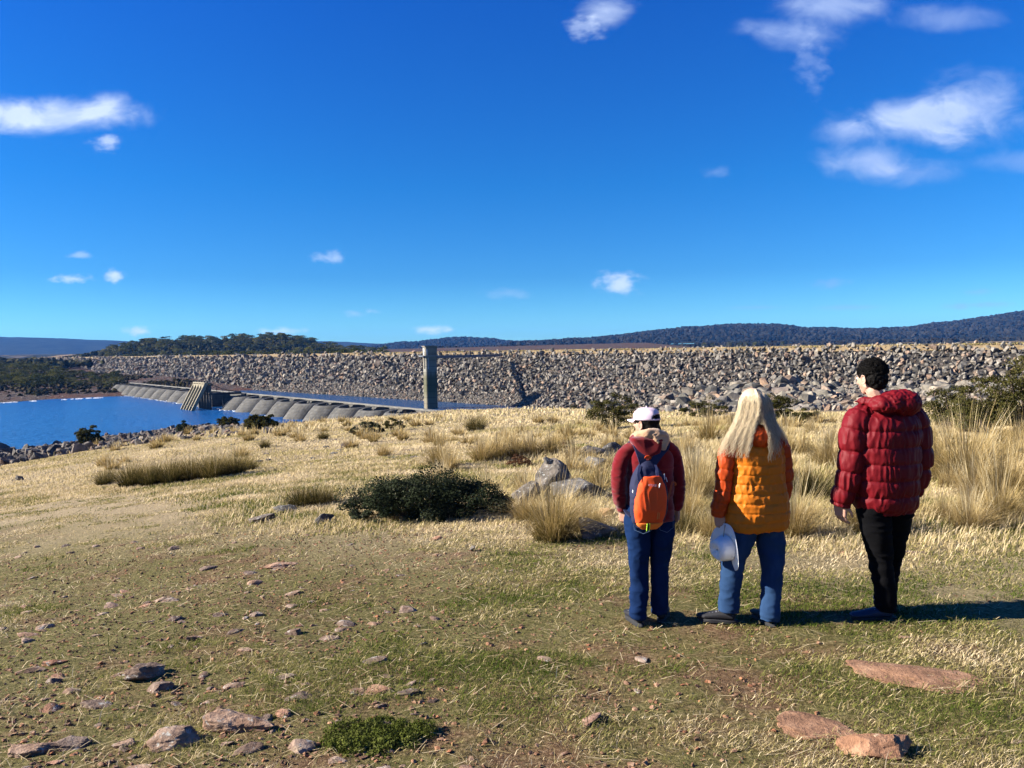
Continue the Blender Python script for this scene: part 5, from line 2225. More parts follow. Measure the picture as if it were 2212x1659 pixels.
def strands(curves, r0, r1, ns=3):
    """curves: (n, k, 3) polylines -> thin tubes"""
    C_ = np.asarray(curves, float)
    n, k, _ = C_.shape
    T = np.gradient(C_, axis=1)
    T /= np.linalg.norm(T, axis=2)[:, :, None] + 1e-9
    A = np.cross(T, np.array([.31, .92, .17]))
    A /= np.linalg.norm(A, axis=2)[:, :, None] + 1e-9
    B = np.cross(T, A)
    rad = np.linspace(r0, r1, k)[None, :, None]
    V = []
    for j in range(ns):
        a = 2 * math.pi * j / ns
        V.append(C_ + (A * math.cos(a) + B * math.sin(a)) * rad)
    V = np.stack(V, 2)                      # n,k,ns,3
    idx = np.arange(n * k * ns).reshape(n, k, ns)
    F_ = []
    for j in range(ns):
        a, b_ = idx[:, :-1, j], idx[:, :-1, (j + 1) % ns]
        c_, d_ = idx[:, 1:, (j + 1) % ns], idx[:, 1:, j]
        F_.append(np.stack([a, b_, c_, d_], 2).reshape(-1, 4))
    return V.reshape(-1, 3), np.concatenate(F_)


def cloth(name, c, rough=.7, spec=.3, var=.25, scale=30, bump_=(220, .15, .001), sheen=0.0, fade=None):
    b = MB(name)
    v = b.coord('Object')
    n = b.noise(v, scale, 5, .6)
    col = b.mix(b.math('MULTIPLY', n, var * 2), tuple(min(x * (1 + var * .6), 1) for x in c), tuple(x * (1 - var) for x in c))
    if fade:
        f = b.noise(b.coord('Object', (1, 1, .5)), 5, 4, .6)
        col = b.mix(b.ramp(f, [(.45, (0, 0, 0)), (.7, (1, 1, 1))]), col, fade)
    b.base(col, rough, spec)
    if sheen:
        b.p.inputs['Sheen Weight'].default_value = sheen
    b.bump(b.noise(v, bump_[0], 3), bump_[1], bump_[2])
    return b.m


SKIN = MB('skin')
v = SKIN.coord('Object')
SKIN.base(SKIN.mix(SKIN.math('MULTIPLY', SKIN.noise(v, 30, 4), .6), (.62, .36, .26), (.48, .25, .17)), .55, .35)
SKIN.p.inputs['Subsurface Weight'].default_value = .12
SKIN.p.inputs['Subsurface Radius'].default_value = (.02, .008, .004)
SKIN.bump(SKIN.noise(v, 200, 3), .15, .0008)
SKIN = SKIN.m
RUBBER = cloth('sole_rubber', (.025, .025, .028), .8)
SHOE_K = cloth('black_trainer', (.02, .02, .024), .7, var=.4)


def shoe(parent, c, yaw, L_=.27, W_=.10, H_=.085, mat=None, pz=0.0, accent=None, lace=(.35, .35, .38)):
    """trainer at heel-centre c, pointing along yaw (0 = away from camera)"""
    M_ = Matrix.Translation(Vector(c)) @ Matrix.Rotation(yaw, 4, 'Z')
    S = Solid()
    pts = []
    for (y, w, h, z) in ((.0, .034, .034, .055), (.06, .036, .036, .055), (.14, .040, .030, .046), (.20, .043, .022, .038), (.245, .034, .017, .034)):
        pts.append([M_ @ q for q in sph_pts((0, y * L_ / .27, z), (w * W_ / .09, .024, h), 50)])
    for i in range(len(pts) - 1):
        S.hull(pts[i] + pts[i + 1])
    S.hull([M_ @ q for q in sph_pts((0, .02, .085), (.036, .045, .03), 50)] + [M_ @ q for q in sph_pts((0, .03, .05), (.036, .05, .03), 50)])
    me = S.fuse('shoe', .004, 2)
    o = add('shoe', me, mat or SHOE_K, parent)
    # sole
    bm = bmesh.new()
    out = []
    for k in range(36):
        a = 2 * math.pi * k / 36
        y = .105 + math.cos(a) * .155
        w = (.040 + .010 * math.exp(-((y - .19) / .06) ** 2) - .004 * math.exp(-((y - .09) / .04) ** 2)) * W_ / .09
        out.append((math.sin(a) * w * (1 if abs(math.sin(a)) < .99 else 1), y * L_ / .27))
    prism(bm, out[::-1], .0, .022)
    bmesh.ops.bevel(bm, geom=[e for e in bm.edges], offset=.004, segments=2, affect='EDGES', clamp_overlap=True)
    bmesh.ops.transform(bm, matrix=M_, verts=bm.verts)
    add('sole', bm_mesh('sole', bm, True), RUBBER, o)
    S = Solid()
    for k in range(5):
        y = .085 + k * .022
        z = .083 - k * .0065
        S.cap(M_ @ Vector((-.020, y, z)), .0028, M_ @ Vector((.020, y + .008, z)), .0028, 12)
        S.cap(M_ @ Vector((.020, y, z)), .0028, M_ @ Vector((-.020, y + .008, z)), .0028, 12)
    me = bpy.data.meshes.new('lace')
    me.from_pydata(S.V, [], S.F)
    add('lace', me, simple('lace_cord_%d' % int(lace[0] * 100), lace, .8), o)
    if accent:
        S = Solid()
        S.cap(M_ @ Vector((-.036, .02, .05)), .007, M_ @ Vector((-.038, .05, .062)), .004, 14)
        S.cap(M_ @ Vector((.0, -.024, .05)), .006, M_ @ Vector((-.012, -.024, .066)), .004, 14)
        me = bpy.data.meshes.new('accent')
        me.from_pydata(S.V, [], S.F)
        add('accent', me, simple('accent_paint', accent, .6), o)
    return o


def eyes(parent, M_):
    for sx in (-1, 1):
        bm = bmesh.new()
        bmesh.ops.create_uvsphere(bm, u_segments=12, v_segments=8, radius=.0115)
        bmesh.ops.transform(bm, matrix=M_ @ Matrix.Translation(Vector((sx * .031, .0785, .006))), verts=bm.verts)
        add('eye', bm_mesh('eye', bm, True), simple('eye_white', (.6, .58, .55), .2), parent)


def place_person(px, py, Y, yaw):
    p = at(px, py, Y)
    z = gz1(p.x, p.y)
    e = empty('person', (p.x, p.y, z + .002), yaw)
    e.location.z += .006
    return e


def seams(me, amt):
    return me

# ================================================================== the man in the red down jacket
man = place_person(1911, 1340, 5.42, R(11))
tag(man, 'dark-haired man in a deep red down jacket and black jeans, looking left', 'person')
S = Solid()
hc = (-.085, .045, 1.728)
HM = head(S, hc, R(12), 1.06, R(-8))
S.cap((-.02, -.005, 1.50), .062, (-.08, .02, 1.64), .056)
S.chain([(0, .0, .93), (0, 0, 1.05), (0, -.01, 1.35)], [.10, .12, .13])
S.cap((-.16, 0, 1.45), .06, (.16, 0, 1.45), .06)
LW = Vector((-.325, .05, .85))
RW_ = Vector((.232, .07, .875))
S.chain([(-.19, 0, 1.44), (-.285, -.005, 1.13), tuple(LW)], [.05, .042, .028])
S.chain([(.19, 0, 1.44), (.27, -.0, 1.13), tuple(RW_)], [.05, .042, .028])
hand(S, LW, (.10, .02, -1), (.75, .25, .1), (.35, -.9, 0), .38, 1.08, .3, .1)
hand(S, RW_, (-.12, .1, -1), (-.9, .2, 0), (-.3, .9, 0), .5, 1.05, .05, .2)
S.chain([(-.10, 0, .86), (-.02, .03, .46), (.005, .0, .08)], [.085, .052, .038])
S.chain([(.10, 0, .86), (.115, .09, .46), (.115, .13, .09)], [.085, .052, .038])
S.cap((.005, .0, .07), .036, (-.12, .05, .04), .028)
S.cap((.115, .13, .07), .036, (.16, .26, .04), .028)
body = add('body', S.fuse('body', .0042, 2), SKIN, man)
eyes(man, HM)
REDJ = cloth('red_down_nylon', (.15, .0040, .0085), .6, .16, .12, 12, (90, .25, .003))
S = Solid()
S.rings(torso_rings([(.775, -.190, .220, -.135, .15), (.83, -.215, .232, -.155, .17), (1.0, -.235, .235, -.175, .18), (1.2, -.245, .238, -.18, .18), (1.36, -.245, .240, -.175, .17), (1.45, -.215, .215, -.15, .14), (1.52, -.13, .13, -.10, .10), (1.56, -.09, .09, -.07, .08)], .012, 4, .116, .785, ex=2.3))
me_t = S.fuse('jacket', .0055, 1)
wrinkle(me_t, [(.006, 5, 5, 9, 3, 0), (.0055, 34, 30, 11, 5, 'ridge'), (.002, 60, 50, 22, 8, 0)])
jk = add('jacket', me_t, REDJ, man)
for nm, path, rad, nb in (('sleeve', [(-.185, 0, 1.475), (-.245, 0, 1.38), (-.262, 0, 1.25), (-.275, .0, 1.12), (-.292, .01, 1.0), (-.318, .03, .90), (-.328, .045, .838)], [.085, .092, .088, .084, .078, .072, .060], 5.4),
                         ('sleeve', [(.185, 0, 1.475), (.242, 0, 1.38), (.262, 0, 1.25), (.272, 0, 1.12), (.265, .015, 1.0), (.245, .045, .91), (.235, .06, .862)], [.085, .092, .088, .084, .078, .070, .058], 5.4)):
    S = Solid()
    S.rings(limb_rings(path, rad, .016, nb, n=110))
    S.cap((path[0][0] * .55, 0, 1.475), .072, path[0], .075)
    me = S.fuse('sleeve', .005, 1)
    wrinkle(me, [(.004, 8, 8, 10, 13, 0), (.0062, 34, 34, 9, 15, 'ridge'), (.002, 60, 60, 30, 18, 0)])
    add('sleeve', me, REDJ, jk)
S = Solid()
# collar ring and the hood lying on the back
for k in range(20):
    a = 2 * math.pi * k / 20
    a2 = 2 * math.pi * (k + 1) / 20
    f = lambda a: (-.045 + math.cos(a) * .105, .0 + math.sin(a) * .095, 1.575 + .02 * math.cos(a) - .012 * math.sin(a))
    S.cap(f(a), .034, f(a2), .034, 24)
S.ell((-.03, -.115, 1.560), (.165, .085, .062), rot=Matrix.Rotation(R(-10), 3, 'Y'))
S.ell((.055, -.11, 1.555), (.115, .10, .080))
S.ell((-.09, -.10, 1.575), (.11, .07, .042), rot=Matrix.Rotation(R(-24), 3, 'Y'))
S.cap((-.12, -.04, 1.575), .035, (-.215, .03, 1.565), .012)
me = S.fuse('hood', .005, 3)
wrinkle(me, [(.011, 9, 9, 14, 23, 0), (.009, 26, 20, 16, 25, 'ridge'), (.004, 46, 46, 40, 28, 'ridge')])
add('hood', me, REDJ, jk)
BLACKD = cloth('black_denim', (.0035, .0035, .0045), .9, .08, .3)
S = Solid()
S.rings(limb_rings([(-.09, 0, .90), (-.092, 0, .80), (-.062, .01, .62), (-.022, .02, .44), (.0, .01, .25), (.006, .0, .10), (.006, -.0, .065)], [.11, .115, .100, .080, .072, .070, .066], n=90, folds=.006, fold_from=.72, fold_n=3.5))
S.rings(limb_rings([(.09, 0, .90), (.098, 0, .80), (.108, .05, .62), (.118, .09, .44), (.117, .12, .25), (.115, .13, .12), (.115, .13, .08)], [.11, .112, .096, .078, .070, .068, .064], n=90, folds=.006, fold_from=.72, fold_n=3.5))
S.ell((0, 0, .88), (.17, .13, .12))
me = S.fuse('jeans', .005, 2)
wrinkle(me, [(.006, 9, 9, 13, 33, 0), (.006, 7, 7, 22, 35, 'ridge'), (.0015, 30, 30, 40, 36, 0)])
add('jeans', me, BLACKD, man)
NAVY = cloth('navy_trainer', (.02, .035, .075), .6, var=.4)
shoe(man, (.035, -.01, 0), R(76), .285, .10, mat=NAVY, lace=(.3, .35, .45))
shoe(man, (.105, .12, 0), R(-24), .285, .10, mat=NAVY, lace=(.3, .35, .45))
HAIRK = cloth('black_hair', (.005, .004, .0035), .7, .10, .4)
S = Solid()
S.hull([HM @ p for p in sph_pts((0, -.020, .042), (.083, .097, .084), 160)])
S.hull([HM @ p for p in sph_pts((0, -.045, -.005), (.074, .066, .070), 120)])
S.hull([HM @ p for p in sph_pts((0, -.050, -.055), (.052, .040, .035), 60)])
me = S.fuse('hair', .004, 3)
wrinkle(me, [(.005, 40, 40, 40, 43, 'ridge'), (.004, 80, 80, 80, 44, 'ridge')])
hair = add('hair', me, HAIRK, man)
rnd = np.random.RandomState(12)
Vh, Nh = get_np(me)
idx = rnd.choice(len(Vh), 3600)
cv = []
HMi = HM.inverted()
for i in idx:
    p, nn = Vector(Vh[i]), Vector(Nh[i])
    q = HMi @ p
    if q.y > .075 or q.z < -.06:
        continue
    t1 = nn.orthogonal().normalized()
    t1 = (Matrix.Rotation(rnd.uniform(0, 6.28), 3, nn) @ t1)
    t2 = nn.cross(t1)
    rr_ = rnd.uniform(.004, .008) * (1.2 if q.z > .04 else .7)
    ln = rnd.uniform(.007, .015) * (1.0 if q.z > .02 else .35)
    turns = rnd.uniform(.8, 1.6)
    cv.append([p - nn * .004 + nn * ln * math.sin(j / 8 * 2.2) * .5 + t1 * (math.cos(j / 8 * 6.28 * turns) - 1) * rr_ + t2 * (math.sin(j / 8 * 6.28 * turns) * rr_ + ln * .5 * j / 8) for j in range(9)])
V, Fq = strands(cv, .0011, .0005)
add('curls', mesh_np('curls', V, Fq, True), HAIRK, hair)

# ================================================================== the woman in the orange and yellow jacket
w2 = place_person(1634, 1352, 5.50, R(9))
tag(w2, 'woman with very long pale blonde hair in an orange and yellow quilted jacket', 'person')
S = Solid()
HM = head(S, (-.02, .03, 1.565), R(8), .98)
S.cap((0, 0, 1.30), .052, (-.015, .015, 1.48), .050)
S.chain([(0, 0, .88), (0, 0, 1.0), (0, 0, 1.20)], [.10, .11, .11])
S.cap((-.14, 0, 1.27), .05, (.14, 0, 1.27), .05)
LW = Vector((-.270, .03, .790))
S.chain([(-.17, 0, 1.25), (-.235, 0, 1.02), tuple(LW)], [.042, .035, .024])
S.chain([(.17, 0, 1.25), (.212, .0, 1.02), (.195, .12, .84)], [.042, .035, .024])
hand(S, LW, (.12, -.05, -1), (.35, .85, -.1), (.8, -.45, .2), .75, .92, .05, .3)
hand(S, Vector((.195, .12, .83)), (-.1, .3, -1), (-1, 0, 0), (0, 1, 0), .6, .92)
S.chain([(-.10, 0, .76), (-.185, .0, .38), (-.205, .0, .08)], [.085, .05, .036])
S.chain([(.095, 0, .76), (.092, -.05, .38), (.05, -.10, .08)], [.085, .05, .036])
S.cap((-.205, .0, .07), .034, (-.27, .08, .04), .026)
S.cap((.05, -.10, .07), .034, (.05, .02, .04), .026)
add('body', S.fuse('body', .0042, 2), SKIN, w2)
eyes(w2, HM)
YELJ = cloth('amber_down_nylon', (.66, .175, .007), .6, .22, .1, 12, (90, .25, .003))
ORGJ = cloth('orange_down_nylon', (.50, .060, .005), .6, .22, .1, 12, (90, .25, .003))
S = Solid()
S.rings(torso_rings([(.672, -.222, .225, -.15, .15), (.72, -.232, .236, -.165, .165), (.85, -.225, .232, -.165, .16), (1.0, -.195, .205, -.145, .145), (1.13, -.190, .196, -.145, .14), (1.25, -.190, .19, -.14, .13), (1.31, -.145, .145, -.11, .10), (1.36, -.07, .07, -.06, .07)], .009, 5, .068, .675, ex=2.35, step=.005))
me_t = S.fuse('jacket', .0052, 1)
wrinkle(me_t, [(.005, 5, 5, 7, 53, 0), (.0045, 30, 30, 18, 55, 'ridge'), (.002, 60, 50, 30, 58, 0)])
jk = add('jacket', me_t, YELJ, w2)
for path, rad, nb in (([(-.145, 0, 1.30), (-.205, 0, 1.24), (-.232, 0, 1.14), (-.245, 0, 1.03), (-.258, .0, .93), (-.276, .02, .83), (-.272, .03, .775)], [.066, .068, .064, .060, .058, .054, .040], 8.2),
                      ([(.145, 0, 1.30), (.19, 0, 1.24), (.208, 0, 1.14), (.218, 0, 1.03), (.222, .02, .93), (.212, .07, .85), (.20, .10, .82)], [.066, .068, .064, .060, .057, .052, .042], 7.6)):
    S = Solid()
    S.rings(limb_rings(path, rad, .008, nb, n=120))
    S.cap((path[0][0] * .45, -.0, 1.305), .066, path[0], .068)
    me = S.fuse('sleeve', .005, 1)
    wrinkle(me, [(.003, 8, 8, 10, 63, 0), (.0045, 36, 36, 16, 65, 'ridge'), (.0015, 60, 60, 30, 68, 0)])
    add('sleeve', me, ORGJ, jk)
S = Solid()
S.ell((-.015, -.105, 1.355), (.088, .06, .085))
S.ell((.0, -.06, 1.38), (.105, .07, .045))
for k in range(16):
    a = 2 * math.pi * k / 16
    a2 = 2 * math.pi * (k + 1) / 16
    f = lambda a: (-.01 + math.cos(a) * .08, .0 + math.sin(a) * .075, 1.375)
    S.cap(f(a), .026, f(a2), .026, 20)
me = S.fuse('hood', .005, 3)
wrinkle(me, [(.006, 12, 12, 10, 73, 0), (.005, 26, 20, 20, 75, 'ridge')])
add('hood', me, ORGJ, jk)
# side seams of the back panel
JEAN2 = cloth('faded_blue_denim', (.020, .048, .115), .9, .06, .25, 20, (400, .2, .001), 0, (.036, .082, .18))
S = Solid()
S.rings(limb_rings([(-.10, 0, .86), (-.107, 0, .70), (-.150, .0, .54), (-.188, .0, .37), (-.202, .0, .22), (-.210, .0, .12), (-.212, -.0, .085)], [.10, .112, .094, .076, .070, .070, .072], n=90, folds=.004, fold_from=.8, fold_n=2))
S.rings(limb_rings([(.10, 0, .86), (.102, 0, .70), (.104, -.02, .54), (.094, -.05, .37), (.07, -.08, .22), (.052, -.10, .10), (.048, -.10, .042)], [.10, .108, .092, .074, .066, .064, .063], n=90, folds=.005, fold_from=.78, fold_n=2.5))
S.ell((0, 0, .82), (.19, .14, .13))
me = S.fuse('jeans', .005, 2)
wrinkle(me, [(.007, 11, 11, 9, 83, 0), (.005, 9, 9, 13, 85, 'ridge'), (.003, 18, 18, 22, 87, 'ridge'), (.0015, 30, 30, 40, 36, 0)])
add('jeans', me, JEAN2, w2)
shoe(w2, (-.190, -.01, 0), R(62), .255, .095, pz=0, accent=None)
shoe(w2, (.050, -.125, 0), R(4), .255, .092, accent=(.75, .10, .30))
# hair: scalp shell and long wavy strands
HAIRB = MB('blonde_hair')
t_ = HAIRB.attr('tint')
HAIRB.base(HAIRB.ramp(t_, [(0, (.10, .08, .07)), (.25, (.30, .23, .17)), (.5, (.60, .47, .31)), (1, (.86, .72, .49))]), .55, .3, .82)
HAIRB = HAIRB.m
S = Solid()
S.hull([HM @ p for p in sph_pts((0, -.018, .040), (.084, .102, .088), 160)])
S.hull([HM @ p for p in sph_pts((0, -.030, -.03), (.086, .080, .085), 120)])
me = S.fuse('hair', .005, 3)
a_ = me.attributes.new('tint', 'FLOAT', 'POINT')
a_.data.foreach_set('value', np.full(len(me.vertices), .42, np.float32))
hair = add('hair', me, HAIRB, w2)
rnd = np.random.RandomState(21)
# bundles: outer and inner guide lines as (x, y, z)
TOPX = -.022


def guide(p):
    return np.array(p, float)


# left mass
GL_out = guide([(-.045, -.0, 1.672), (-.105, -.02, 1.61), (-.125, -.02, 1.52), (-.165, -.03, 1.43), (-.225, -.05, 1.35), (-.268, -.06, 1.28), (-.295, -.05, 1.215)])
GL_in = guide([(-.020, -.04, 1.682), (-.030, -.115, 1.62), (-.035, -.130, 1.53), (-.072, -.140, 1.44), (-.100, -.145, 1.36), (-.120, -.150, 1.28), (-.140, -.150, 1.20)])
# middle-right mass falling straight down the back
GM_out = guide([(-.020, -.04, 1.682), (-.026, -.117, 1.62), (-.020, -.132, 1.53), (-.012, -.158, 1.44), (.010, -.175, 1.36), (.010, -.168, 1.27), (.020, -.160, 1.17)])
GM_in = guide([(.000, -.03, 1.680), (.055, -.085, 1.62), (.090, -.07, 1.53), (.095, -.10, 1.44), (.105, -.130, 1.36), (.098, -.160, 1.28), (.080, -.16, 1.20)])
# right side falling over the right shoulder
GR_out = guide([(.000, -.03, 1.680), (.060, -.07, 1.62), (.092, -.05, 1.53), (.115, -.07, 1.44), (.150, -.09, 1.38), (.190, -.09, 1.32), (.215, -.06, 1.255)])
GR_in = guide([(.010, -.00, 1.677), (.075, -.02, 1.62), (.100, .0, 1.53), (.110, -.02, 1.44), (.125, -.04, 1.39), (.150, -.03, 1.345), (.170, -.0, 1.30)])
curves, tints = [], []
K = 34


def lock(A, B, n, dens_end, tone, wav=.010):
    for i in range(n):
        f = rnd.rand()
        end = 1 - dens_end * rnd.rand() ** .9
        ph = rnd.uniform(0, 6.28)
        lift = rnd.uniform(-.012, .010)
        fq = rnd.uniform(2.4, 3.6)
        amp = wav * rnd.uniform(.4, 1.3)
        clump = math.floor(f * 11) / 11 + .045
        c_ = []
        for j in range(K):
            t = j / (K - 1) * end * (len(A) - 1)
            g = j / (K - 1)
            ff = f * (1 - .45 * g) + clump * .45 * g
            p = crs(A, t) * (1 - ff) + crs(B, t) * ff
            w_ = g ** .8
            p = p + np.array([math.sin(g * fq * 6.28 + ph + clump * 20) * amp * w_, lift * w_ + math.cos(g * fq * 6.28 + ph) * amp * .6 * w_, 0])
            c_.append(p)
        curves.append(c_)
        tints.append(np.clip(tone + rnd.normal(0, .13), 0, 1))


lock(GL_out, GL_in, 900, .62, .88, .019)
lock(GM_out, GM_in, 420, .60, .48, .019)
lock(GR_out, GR_in, 300, .62, .78, .018)
lock(GL_in, GM_out, 110, .05, .30) if False else None
for c0 in range(1):
    nA = GL_in.copy(); nB = GM_out.copy()
    lock(nA[:4], nB[:4], 170, .25, .28)
lock(GL_out, GL_out + np.array([.0, .06, 0]), 260, .45, .86)
V, Fq = strands(curves, .0014, .0006)
add('strands', mesh_np('strands', V, Fq, True, {'tint': np.repeat(np.array(tints), K * 3)}), HAIRB, hair)

# ---- sun hat held in her left hand: a thing of its own
FELT = cloth('white_felt', (1.0, .99, .96), .85, .2, .06, 14, (120, .2, .002))
hp = w2.matrix_basis if False else None
hat = empty('sun_hat', w2.location, w2.rotation_euler[2])
tag(hat, 'white brimmed hat dangling from the left hand of the blonde woman', 'hat')
ax = Vector((-.975, -.17, .12)).normalized()
tilt = Matrix.Rotation(R(-13), 4, 'Y')
zq = ax.to_track_quat('Z', 'Y').to_matrix().to_4x4()
HTM = Matrix.Translation(Vector((-.232, -.035, .560))) @ tilt @ zq


def lathe(prof, seg=64, wob=None):
    V, Fq = [], []
    for i, (r, z) in enumerate(prof):
        for k in range(seg):
            a = 2 * math.pi * k / seg
            q = wob(r, z, a) if wob else (r, z)
            V.append((q[0] * math.cos(a), q[0] * math.sin(a), q[1]))
    n = len(prof)
    for i in range(n - 1):
        for k in range(seg):
            Fq.append((i * seg + k, i * seg + (k + 1) % seg, (i + 1) * seg + (k + 1) % seg, (i + 1) * seg + k))
    return np.array(V), np.array(Fq)


def solid_mesh(name, V, Fq, M_, th, smooth=True):
    me = mesh_np(name, V, Fq, smooth)
    bm = bmesh.new()
    bm.from_mesh(me)
    bmesh.ops.recalc_face_normals(bm, faces=bm.faces)
    bmesh.ops.solidify(bm, geom=bm.faces[:], thickness=th)
    bmesh.ops.transform(bm, matrix=M_, verts=bm.verts)
    bm.to_mesh(me)
    bm.free()
    me.polygons.foreach_set('use_smooth', [smooth] * len(me.polygons))
    return me


pr_ = [(r, 0) for r in (.168, .164, .15, .135, .12, .105, .094)]
V, Fq = lathe(pr_, 72, lambda r, z, a: (r, z + .14 * ((r - .094) / .074) ** 2 * (.10 + .22 * math.cos(2 * a)) * .8))
add('brim', solid_mesh('brim', V, Fq, HTM, .003), FELT, hat)
pr_ = [(.094, 0), (.093, .012), (.090, .04), (.086, .075), (.078, .100), (.062, .112), (.04, .110), (.015, .104), (.001, .103)]
V, Fq = lathe(pr_, 60, lambda r, z, a: (r * (1 - .12 * math.exp(-((a - 2.0) / .5) ** 2) * (z > .05) - .10 * math.exp(-((a - 4.4) / .5) ** 2) * (z > .05)), z - .018 * math.exp(-(r / .04) ** 2) * abs(math.cos(a))))
add('crown', solid_mesh('crown', V, Fq, HTM, .003), FELT, hat)
S = Solid()
cd = []
for k in range(15):
    t = k / 14
    cd.append(Vector((-.262 - .02 * math.sin(t * 3.1), -.05 - .01 * t, .725 - .11 * math.sin(t * 3.14))))
S.chain(cd, [.0022] * 15, 12)
me = bpy.data.meshes.new('cord')
me.from_pydata(S.V, [], S.F)
add('cord', me, simple('cord_fibre', (.45, .38, .30), .8), hat)

# ================================================================== the woman with backpack and pink cap
w1 = place_person(1405.6, 1352, 5.55, R(9))
tag(w1, 'woman in a maroon hooded top, dark blue jeans and a pale pink cap', 'person')
S = Solid()
HM = head(S, (-.012, .03, 1.470), R(34), .95)
S.cap((0, -.0, 1.27), .05, (-.01, .015, 1.40), .047)
S.chain([(0, 0, .88), (0, 0, 1.0), (0, 0, 1.18)], [.09, .10, .11])
S.cap((-.13, 0, 1.26), .045, (.13, 0, 1.26), .045)
LW = Vector((-.190, .03, .835))
RW_ = Vector((.214, .03, .825))
S.chain([(-.165, 0, 1.25), (-.232, -.01, 1.05), tuple(LW)], [.042, .034, .023])
S.chain([(.165, 0, 1.25), (.208, -.01, 1.05), tuple(RW_)], [.042, .034, .023])
hand(S, LW, (.12, .05, -1), (.6, .7, 0), (.7, -.6, 0), .62, .88, .05, .2)
hand(S, RW_, (-.05, .12, -1), (-.7, .6, 0), (-.4, .9, 0), .55, .88, .05, .2)
S.chain([(-.085, 0, .80), (-.080, .01, .40), (-.095, -.01, .08)], [.08, .05, .034])
S.chain([(.088, 0, .80), (.083, .03, .40), (.083, .04, .08)], [.08, .05, .034])
S.cap((-.095, -.01, .07), .032, (-.10, .10, .04), .025)
S.cap((.083, .04, .07), .032, (.10, .15, .04), .025)
add('body', S.fuse('body', .0042, 2), SKIN, w1)
eyes(w1, HM)
MAR = cloth('maroon_knit', (.16, .0038, .008), .95, .06, .2, 60, (260, .35, .0015), .3)
S = Solid()
S.rings(torso_rings([(.765, -.172, .175, -.12, .13), (.80, -.172, .176, -.125, .135), (.92, -.165, .172, -.12, .13), (1.08, -.168, .172, -.125, .125), (1.2, -.172, .172, -.125, .115), (1.27, -.150, .150, -.11, .10), (1.32, -.095, .095, -.08, .08), (1.36, -.055, .055, -.055, .06)], 0, 4, .1, .7, ex=2.3))
me_t = S.fuse('hooded_top', .0052, 2)
wrinkle(me_t, [(.006, 8, 8, 12, 93, 0), (.004, 12, 12, 30, 95, 'ridge')])
jk = add('hooded_top', me_t, MAR, w1)
for path, rad in (([(-.13, 0, 1.285), (-.195, -.0, 1.235), (-.226, -.01, 1.15), (-.236, -.015, 1.06), (-.232, -.0, .97), (-.212, .015, .89), (-.196, .028, .835)], [.056, .058, .056, .052, .048, .043, .033]),
                  ([(.13, 0, 1.285), (.178, 0, 1.235), (.196, -.01, 1.15), (.208, -.015, 1.06), (.214, -.0, .97), (.218, .015, .89), (.214, .028, .825)], [.056, .058, .056, .053, .050, .045, .035])):
    S = Solid()
    S.rings(limb_rings(path, rad, n=90, folds=.003, fold_from=.55, fold_n=4))
    S.cap((path[0][0] * .5, 0, 1.285), .055, path[0], .056)
    me = S.fuse('sleeve', .005, 2)
    wrinkle(me, [(.005, 10, 10, 14, 96, 0), (.004, 16, 16, 34, 97, 'ridge')])
    add('sleeve', me, MAR, jk)
S = Solid()
S.hull(sph_pts((-.135, -.085, 1.365), (.030, .045, .022), 40) + sph_pts((.035, -.105, 1.36), (.035, .045, .025), 40) + sph_pts((-.055, -.135, 1.252), (.022, .026, .016), 40) + sph_pts((-.105, -.110, 1.30), .03, 30) + sph_pts((.01, -.13, 1.29), .03, 30))
S.hull(sph_pts((-.12, -.03, 1.36), .035, 30) + sph_pts((-.13, -.08, 1.355), .03, 30))
S.hull(sph_pts((.10, -.03, 1.335), .04, 30) + sph_pts((.04, -.09, 1.345), .04, 30))
me = S.fuse('hood', .005, 3)
wrinkle(me, [(.007, 12, 12, 12, 103, 0), (.003, 10, 8, 8, 105, 'ridge')])
add('hood', me, MAR, jk)
FLE = cloth('tan_fleece', (.50, .31, .18), .95, .1, .2, 80, (180, .6, .004), .3)
S = Solid()
S.chain([(-.100, -.02, 1.372), (-.095, -.065, 1.392), (-.045, -.095, 1.405), (.02, -.10, 1.395), (.075, -.085, 1.375), (.10, -.04, 1.36), (.09, .02, 1.37), (.0, .09, 1.37), (-.09, .05, 1.365), (-.115, .0, 1.362)], [.034, .036, .040, .042, .040, .036, .032, .03, .03, .03], 30)
S.hull(sph_pts((.0, -.115, 1.385), .030, 30) + sph_pts((.085, -.095, 1.355), .034, 30) + sph_pts((.058, -.135, 1.305), .020, 24) + sph_pts((.02, -.13, 1.345), .022, 24))
me = S.fuse('fleece_lining', .005, 3)
wrinkle(me, [(.007, 16, 16, 16, 113, 0), (.004, 30, 30, 50, 115, 'ridge')])
add('fleece_lining', me, FLE, jk)
JEAN1 = cloth('dark_blue_denim', (.006, .020, .070), .9, .06, .3, 20, (400, .2, .001), 0, (.009, .030, .10))
S = Solid()
S.rings(limb_rings([(-.085, 0, .88), (-.090, 0, .76), (-.086, .0, .60), (-.080, .01, .42), (-.086, .0, .26), (-.094, -.01, .13), (-.096, -.01, .055)], [.088, .094, .082, .067, .063, .062, .060], n=90, folds=.0055, fold_from=.74, fold_n=3))
S.rings(limb_rings([(.088, 0, .88), (.092, 0, .76), (.088, .0, .60), (.083, .02, .42), (.082, .03, .26), (.082, .04, .13), (.083, .04, .06)], [.088, .092, .080, .065, .061, .060, .058], n=90, folds=.0055, fold_from=.74, fold_n=3))
S.ell((0, 0, .83), (.165, .125, .11))
me = S.fuse('jeans', .005, 2)
wrinkle(me, [(.007, 11, 11, 9, 123, 0), (.005, 9, 9, 13, 125, 'ridge'), (.003, 18, 18, 22, 127, 'ridge'), (.0015, 30, 30, 40, 36, 0)])
jn = add('jeans', me, JEAN1, w1)
STI = simple('seam_thread', (.10, .16, .28), .8)
